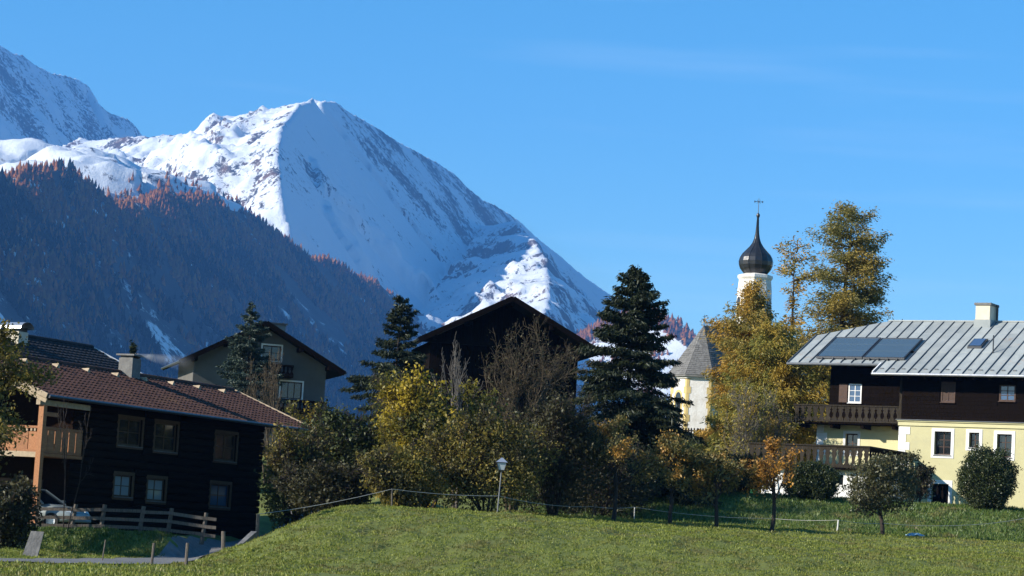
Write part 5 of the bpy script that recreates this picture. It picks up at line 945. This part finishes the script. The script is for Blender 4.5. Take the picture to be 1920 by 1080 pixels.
b = at_ground(234, 128); conifer('spruce_tree', b, up_to(b, 234, 637), wpx(17, 128) + .9, 'small spruce whose tip shows behind the smoking chimney', 'needle', 51, whorl=.3, per=7, droop=.3, dens=2.2, size=.2)
# larches
def lprof(t): return (.5 + 1.0 * t if t < .5 else 1.0 - .75 * (t - .5)) * (1 - max(0, t - .85) * 3.0)
b = at_ground(1548, 158); conifer('larch_tree', b, up_to(b, 1590, 388), wpx(108, 158), 'tall broad larch with thinning yellow-green needles right of the church tower', 'larch', 61, whorl=.5, per=7, droop=.32, start=.34, dens=6.0, size=.18, thin=.2, irr=.5, prof=lprof, tuft=.14, tr=.34, lean=(.066, 0), wid=.26)
b = at_ground(1468, 166); conifer('larch_tree', b, up_to(b, 1483, 456), wpx(75, 166), 'slender half-bare larch with golden top beside the onion dome', 'larch_gold', 67, whorl=.75, per=4, droop=.2, start=.45, dens=2.3, size=.22, irr=.6, prof=lambda t: (.5 if t < .8 else 1.1 - 2.2 * (t - .8)) * (1 if t < .62 or t > .75 else .35), tuft=.12, tr=.2, wid=.3, lean=(.012, 0))
b = at_ground(1396, 150); conifer('larch_tree', b, up_to(b, 1412, 524), wpx(165, 150), 'golden larch with drooping boughs hiding the church tower shaft', 'larch_gold', 71, whorl=.42, per=6, droop=.5, start=.22, dens=6.2, size=.20, thin=.17, irr=.4, prof=lambda t: (1 - t) ** .55 * (.85 + .2 * math.sin(11 * t)), tuft=.12, tr=.2, wid=.24)
b = at_ground(1434, 140); conifer('larch_tree', b, up_to(b, 1448, 612), wpx(185, 140), 'dense yellow-green larch left of the upper balcony', 'larch_green', 77, whorl=.36, per=7, droop=.62, start=.02, dens=5.6, size=.20, thin=.17, irr=.35, prof=lambda t: (1 - t) ** .5 * .95, tuft=.12, tr=.2, wid=.22)
b = at_ground(1530, 149); conifer('larch_tree', b, up_to(b, 1520, 640), wpx(130, 149), 'green-gold larch behind the balcony of the yellow house', 'larch_green', 79, whorl=.42, per=6, droop=.5, start=.05, dens=4.8, size=.20, thin=.17, irr=.4, prof=lambda t: (1 - t) ** .5, tuft=.12, tr=.18, wid=.22)
# thicket behind the bank
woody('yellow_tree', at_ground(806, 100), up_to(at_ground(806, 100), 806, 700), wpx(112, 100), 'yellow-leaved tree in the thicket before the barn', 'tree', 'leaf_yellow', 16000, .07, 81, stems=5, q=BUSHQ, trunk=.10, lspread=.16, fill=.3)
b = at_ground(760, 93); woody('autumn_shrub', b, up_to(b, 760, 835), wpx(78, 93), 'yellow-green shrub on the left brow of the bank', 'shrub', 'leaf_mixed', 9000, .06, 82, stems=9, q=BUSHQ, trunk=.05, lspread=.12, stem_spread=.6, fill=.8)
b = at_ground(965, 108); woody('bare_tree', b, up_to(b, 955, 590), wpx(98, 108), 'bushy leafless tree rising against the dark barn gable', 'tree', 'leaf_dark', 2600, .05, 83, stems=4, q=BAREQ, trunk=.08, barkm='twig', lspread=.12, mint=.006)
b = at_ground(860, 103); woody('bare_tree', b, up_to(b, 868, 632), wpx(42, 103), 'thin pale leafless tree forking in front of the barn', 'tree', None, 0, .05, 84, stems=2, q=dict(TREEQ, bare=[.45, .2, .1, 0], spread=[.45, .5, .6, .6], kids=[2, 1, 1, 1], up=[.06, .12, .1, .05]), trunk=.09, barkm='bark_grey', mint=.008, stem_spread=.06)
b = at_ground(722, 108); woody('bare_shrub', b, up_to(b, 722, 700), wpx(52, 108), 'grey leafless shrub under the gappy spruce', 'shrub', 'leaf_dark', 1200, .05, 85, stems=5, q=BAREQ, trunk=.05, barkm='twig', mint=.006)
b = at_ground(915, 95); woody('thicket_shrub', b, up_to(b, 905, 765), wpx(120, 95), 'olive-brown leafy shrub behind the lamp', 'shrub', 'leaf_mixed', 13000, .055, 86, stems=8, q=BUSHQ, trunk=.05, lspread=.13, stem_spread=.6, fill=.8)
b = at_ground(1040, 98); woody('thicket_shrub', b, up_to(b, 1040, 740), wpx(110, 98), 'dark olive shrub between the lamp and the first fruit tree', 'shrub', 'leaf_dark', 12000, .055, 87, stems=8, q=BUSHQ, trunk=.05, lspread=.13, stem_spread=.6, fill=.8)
b = at_ground(645, 103); woody('green_shrub', b, up_to(b, 645, 757), wpx(90, 103), 'green shrub in the shade right of the tiled roof end', 'shrub', 'leaf_green', 10000, .065, 88, stems=8, q=BUSHQ, trunk=.06, lspread=.14, stem_spread=.5, fill=.8)
b = at_ground(548, 100); woody('autumn_shrub', b, up_to(b, 548, 800), wpx(62, 100), 'brown-yellow shrub at the far corner of the log farmhouse', 'shrub', 'leaf_mixed', 7000, .065, 89, stems=7, q=BUSHQ, trunk=.06, lspread=.14, stem_spread=.5, fill=.8)
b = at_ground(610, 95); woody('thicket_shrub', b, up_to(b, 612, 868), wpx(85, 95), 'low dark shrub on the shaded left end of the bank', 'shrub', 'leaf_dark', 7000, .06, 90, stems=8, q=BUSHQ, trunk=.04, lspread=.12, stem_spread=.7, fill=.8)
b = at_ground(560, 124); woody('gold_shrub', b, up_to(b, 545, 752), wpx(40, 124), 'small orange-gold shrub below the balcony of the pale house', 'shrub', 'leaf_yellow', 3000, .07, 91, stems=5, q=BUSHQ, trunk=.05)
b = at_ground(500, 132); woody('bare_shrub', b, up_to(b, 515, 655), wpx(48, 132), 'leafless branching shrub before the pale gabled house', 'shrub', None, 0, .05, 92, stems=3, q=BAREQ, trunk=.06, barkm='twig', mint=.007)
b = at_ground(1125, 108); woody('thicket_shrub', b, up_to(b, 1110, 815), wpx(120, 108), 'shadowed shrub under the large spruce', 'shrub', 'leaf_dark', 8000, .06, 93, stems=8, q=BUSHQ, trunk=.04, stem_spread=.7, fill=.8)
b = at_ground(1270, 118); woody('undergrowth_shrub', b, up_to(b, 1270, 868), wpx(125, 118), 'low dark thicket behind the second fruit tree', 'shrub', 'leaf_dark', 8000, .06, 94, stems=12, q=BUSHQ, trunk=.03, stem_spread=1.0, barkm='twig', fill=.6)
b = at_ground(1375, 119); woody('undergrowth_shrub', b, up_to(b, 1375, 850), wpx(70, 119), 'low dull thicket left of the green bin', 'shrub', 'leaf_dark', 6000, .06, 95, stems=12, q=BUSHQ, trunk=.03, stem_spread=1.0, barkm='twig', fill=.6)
b = at_ground(1420, 133); woody('pale_shrub', b, up_to(b, 1415, 720), wpx(70, 133), 'wispy grey-green shrub below the larches by the church', 'shrub', 'larch_green', 8000, .055, 96, stems=8, q=BUSHQ, trunk=.05, barkm='bark_grey', lspread=.16)
# fruit trees on the lawn
fruit = [(1150, 976, 1140, 782, 92, 'leaf_apple', 6500, .62, 'first fruit tree from the left, the largest, with sparse brown-green leaves'), (1256, 983, 1252, 815, 72, 'leaf_apple', 6500, .45, 'second fruit tree from the left with orange leaf tips'), (1343, 990, 1345, 848, 62, 'leaf_apple', 5200, .4, 'third fruit tree from the left, the smallest, dull green'), (1447, 995, 1445, 822, 66, 'leaf_rust', 4200, .42, 'rust-orange fruit tree with forked trunk before the white wall'), (1655, 1003, 1660, 848, 70, 'leaf_olive', 7500, .36, 'round dense dark-leaved tree on the lawn before the terrace')]
for i, (bx, by, tx_, ty_, w, lm, n, bare, lb) in enumerate(fruit):
    b = ground_hit(bx, by); qq = dict(TREEQ, bare=[bare * .8, .2, .1, 0], spread=[1.0, .75, .7, .7], len=[.7 if i != 3 else .8, .55, .5, .5]); woody('fruit_tree', b, up_to(b, tx_, ty_), wpx(w, b.y), lb, 'tree', lm, n, .055, 120 + i * 3, q=qq, trunk=.10, lspread=.10, group='fruit trees in a row on the lawn', ztrim=.9, levels=3, fill=(.9 if i == 4 else 0), zfill=.62 if i == 4 else .44)
# clipped bushes: leaves on the shell of a rounded body, sprigs standing out
def clipped(name, base, H, Rx, label, leafm, n, seed, size=.05, lean=0, group=None):
    rs = np.random.RandomState(seed); root = empty(name, base, label, 'bush', group); d = unit(rs.normal(0, 1, (n, 3))); lump = 1 + .26 * fbm(d[:, 0] * 2.0 + seed, d[:, 2] * 2.2 + d[:, 1], 3, seed); r = np.where(rs.rand(n) < .6, 1 - .2 * rs.rand(n) ** 2 + .05 * rs.normal(size=n), .35 + .6 * rs.rand(n)) * lump + np.where(fbm(d[:, 0] * 9, d[:, 2] * 9 + d[:, 1] * 7, 2, seed + 3) > .45, .16 * rs.rand(n), 0)
    sup = (np.abs(d[:, 0]) ** 2.6 + np.abs(d[:, 1]) ** 2.6 + np.abs(d[:, 2]) ** 2.6) ** (-1 / 2.6); C = d * (r * sup)[:, None] * np.array([Rx, Rx * .9, H / 2]) + np.array([0, 0, H * .52]); C[:, 0] += lean * C[:, 2]; k = C[:, 2] > .03; C = C[k]; d = d[k]; n = len(C)
    U = unit(d * .6 + rs.normal(0, .7, (n, 3)) + np.array([0, 0, .3])) * (size * (.6 + .8 * rs.rand(n)))[:, None]; V = unit(np.cross(U, rs.normal(0, 1, (n, 3)))) * (size * .5)
    rn = random.Random(seed); segs = []; tips = []
    for s in range(7): a = rn.uniform(0, 6.28); t = rn.uniform(.1, .6); grow(rn, segs, tips, (.05 * math.cos(a), .05 * math.sin(a), 0), (math.sin(t) * math.cos(a), math.sin(t) * math.sin(a), math.cos(t)), H * .55, .03, 0, 2, BUSHQ)
    S = np.array(segs); S[:, [0, 1, 3, 4]] = np.clip(S[:, [0, 1, 3, 4]], -Rx * .75, Rx * .75); S[:, [2, 5]] = np.clip(S[:, [2, 5]], 0, H * .85); S = S[np.linalg.norm(S[:, 3:6] - S[:, :3], axis=1) > .01]; link('stems', tubes_mesh('stems', S, 5), 'bark', root)
    link('crown', cards_mesh('crown', C, U, V), leafm, root)
    return root
b = ground_hit(1850, 957, 108, 128); b = at_ground(1851, 117.5); clipped('clipped_bush', b, up_to(b, 1850, 848), wpx(50, b.y), 'tall rounded evergreen bush against the yellow wall', 'leaf_box', 30000, 7)
b = at_ground(1521, 117); clipped('clipped_bush', b, up_to(b, 1518, 870), wpx(48, b.y), 'rounded dark bush before the white wall, right of the rust-orange tree', 'leaf_box', 26000, 9)
b = at_ground(1722, 121); woody('loose_bush', b, up_to(b, 1715, 868), wpx(36, b.y), 'loose bush in shade beside the basement door', 'bush', 'leaf_dark', 3500, .055, 131, stems=6, q=BUSHQ, trunk=.03)
# leafy tree at the left edge and its dark undergrowth
b = at_ground(-150, 84); woody('leafy_tree', b, 7.6, wpx(185, 84), 'leafy tree cut by the left picture edge, lit yellow-green at the top', 'tree', 'leaf_mixed', 26000, .065, 141, q=dict(TREEQ, bare=[.3, .1, .1, 0]), trunk=.13, lspread=.14)
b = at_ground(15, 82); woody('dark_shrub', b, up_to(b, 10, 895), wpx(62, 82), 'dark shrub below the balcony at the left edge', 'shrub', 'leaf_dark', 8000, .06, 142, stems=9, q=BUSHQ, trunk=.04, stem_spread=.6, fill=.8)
b = at_ground(130, 88.2); woody('bare_shrub', b, up_to(b, 135, 740), wpx(40, 88), 'thin leafless shrub before the dark log wall near the balcony', 'shrub', None, 0, .05, 143, stems=2, q=dict(BUSHQ, kids=[1, 1, 1, 1], bare=[.5, .2, .1, 0]), trunk=.025, barkm='bark', mint=.006)
# chimney smoke
m, nt, o = newmat('smoke_air'); pvn = nt.nodes.new('ShaderNodeVolumePrincipled'); pvn.inputs['Color'].default_value = (.92, .94, .96, 1); pvn.inputs['Anisotropy'].default_value = .1
def nmath(op, a, b=None):
    n = nt.nodes.new('ShaderNodeMath'); n.operation = op
    for i, v in enumerate((a, b)):
        if v is None: continue
        if isinstance(v, (int, float)): n.inputs[i].default_value = v
        else: nt.links.new(v, n.inputs[i])
    return n.outputs[0]
tc = nt.nodes.new('ShaderNodeTexCoord'); nz = nt.nodes.new('ShaderNodeTexNoise'); nz.inputs['Scale'].default_value = 2.6; nz.inputs['Detail'].default_value = 4; nz.inputs['Distortion'].default_value = .6; nt.links.new(tc.outputs['Object'], nz.inputs['Vector'])
sx_ = nt.nodes.new('ShaderNodeSeparateXYZ'); nt.links.new(tc.outputs['Object'], sx_.inputs[0]); fx = nmath('DIVIDE', sx_.outputs[0], 2.6)
rr_ = nmath('ADD', nmath('MULTIPLY', fx, .42), .07); zc_ = nmath('ADD', sx_.outputs[2], nmath('MULTIPLY', fx, .30))
r2 = nmath('DIVIDE', nmath('ADD', nmath('POWER', sx_.outputs[1], 2.0), nmath('POWER', nmath('ABSOLUTE', zc_), 2.0)), nmath('MULTIPLY', rr_, rr_))
fall = nmath('MAXIMUM', nmath('SUBTRACT', 1.0, r2), 0.0); den = nmath('MULTIPLY', nmath('MULTIPLY', fall, nmath('MAXIMUM', nmath('SUBTRACT', nz.outputs[0], .28), 0.0)), nmath('DIVIDE', nmath('MAXIMUM', nmath('SUBTRACT', 1.0, fx), 0.0), nmath('ADD', fx, .07)))
nt.links.new(nmath('MULTIPLY', den, 3.4), pvn.inputs['Density']); nt.links.new(pvn.outputs[0], o.inputs['Volume']); MT['smoke_air'] = m
o = MB().hexa([(0, -.1, -.1), (2.6, -.55, -.85), (2.6, .55, -.85), (0, .1, -.1)], [(0, -.1, .12), (2.6, -.55, .25), (2.6, .55, .25), (0, .1, .12)]).build('smoke', 'smoke_air'); o.location = CHIM + Vector((.2, 0, .05)); tag(o, 'pale wood smoke drifting right from the farmhouse chimney', 'smoke', kind='stuff')

# ------------------------------------------------------------------ haze
m, nt, o = newmat('haze_air'); pvn = nt.nodes.new('ShaderNodeVolumePrincipled'); pvn.inputs['Color'].default_value = (0.13, 0.40, 1.0, 1); pvn.inputs['Density'].default_value = 0.00006; pvn.inputs['Anisotropy'].default_value = 0.0
nt.links.new(pvn.outputs[0], o.inputs['Volume']); MT['haze_air'] = m
tag(part('haze', 'haze_air', None, (-6000, 6000, -2800, 10600, -9.5, 1880)), 'thin blue mountain haze filling the valley', 'haze', kind='stuff')
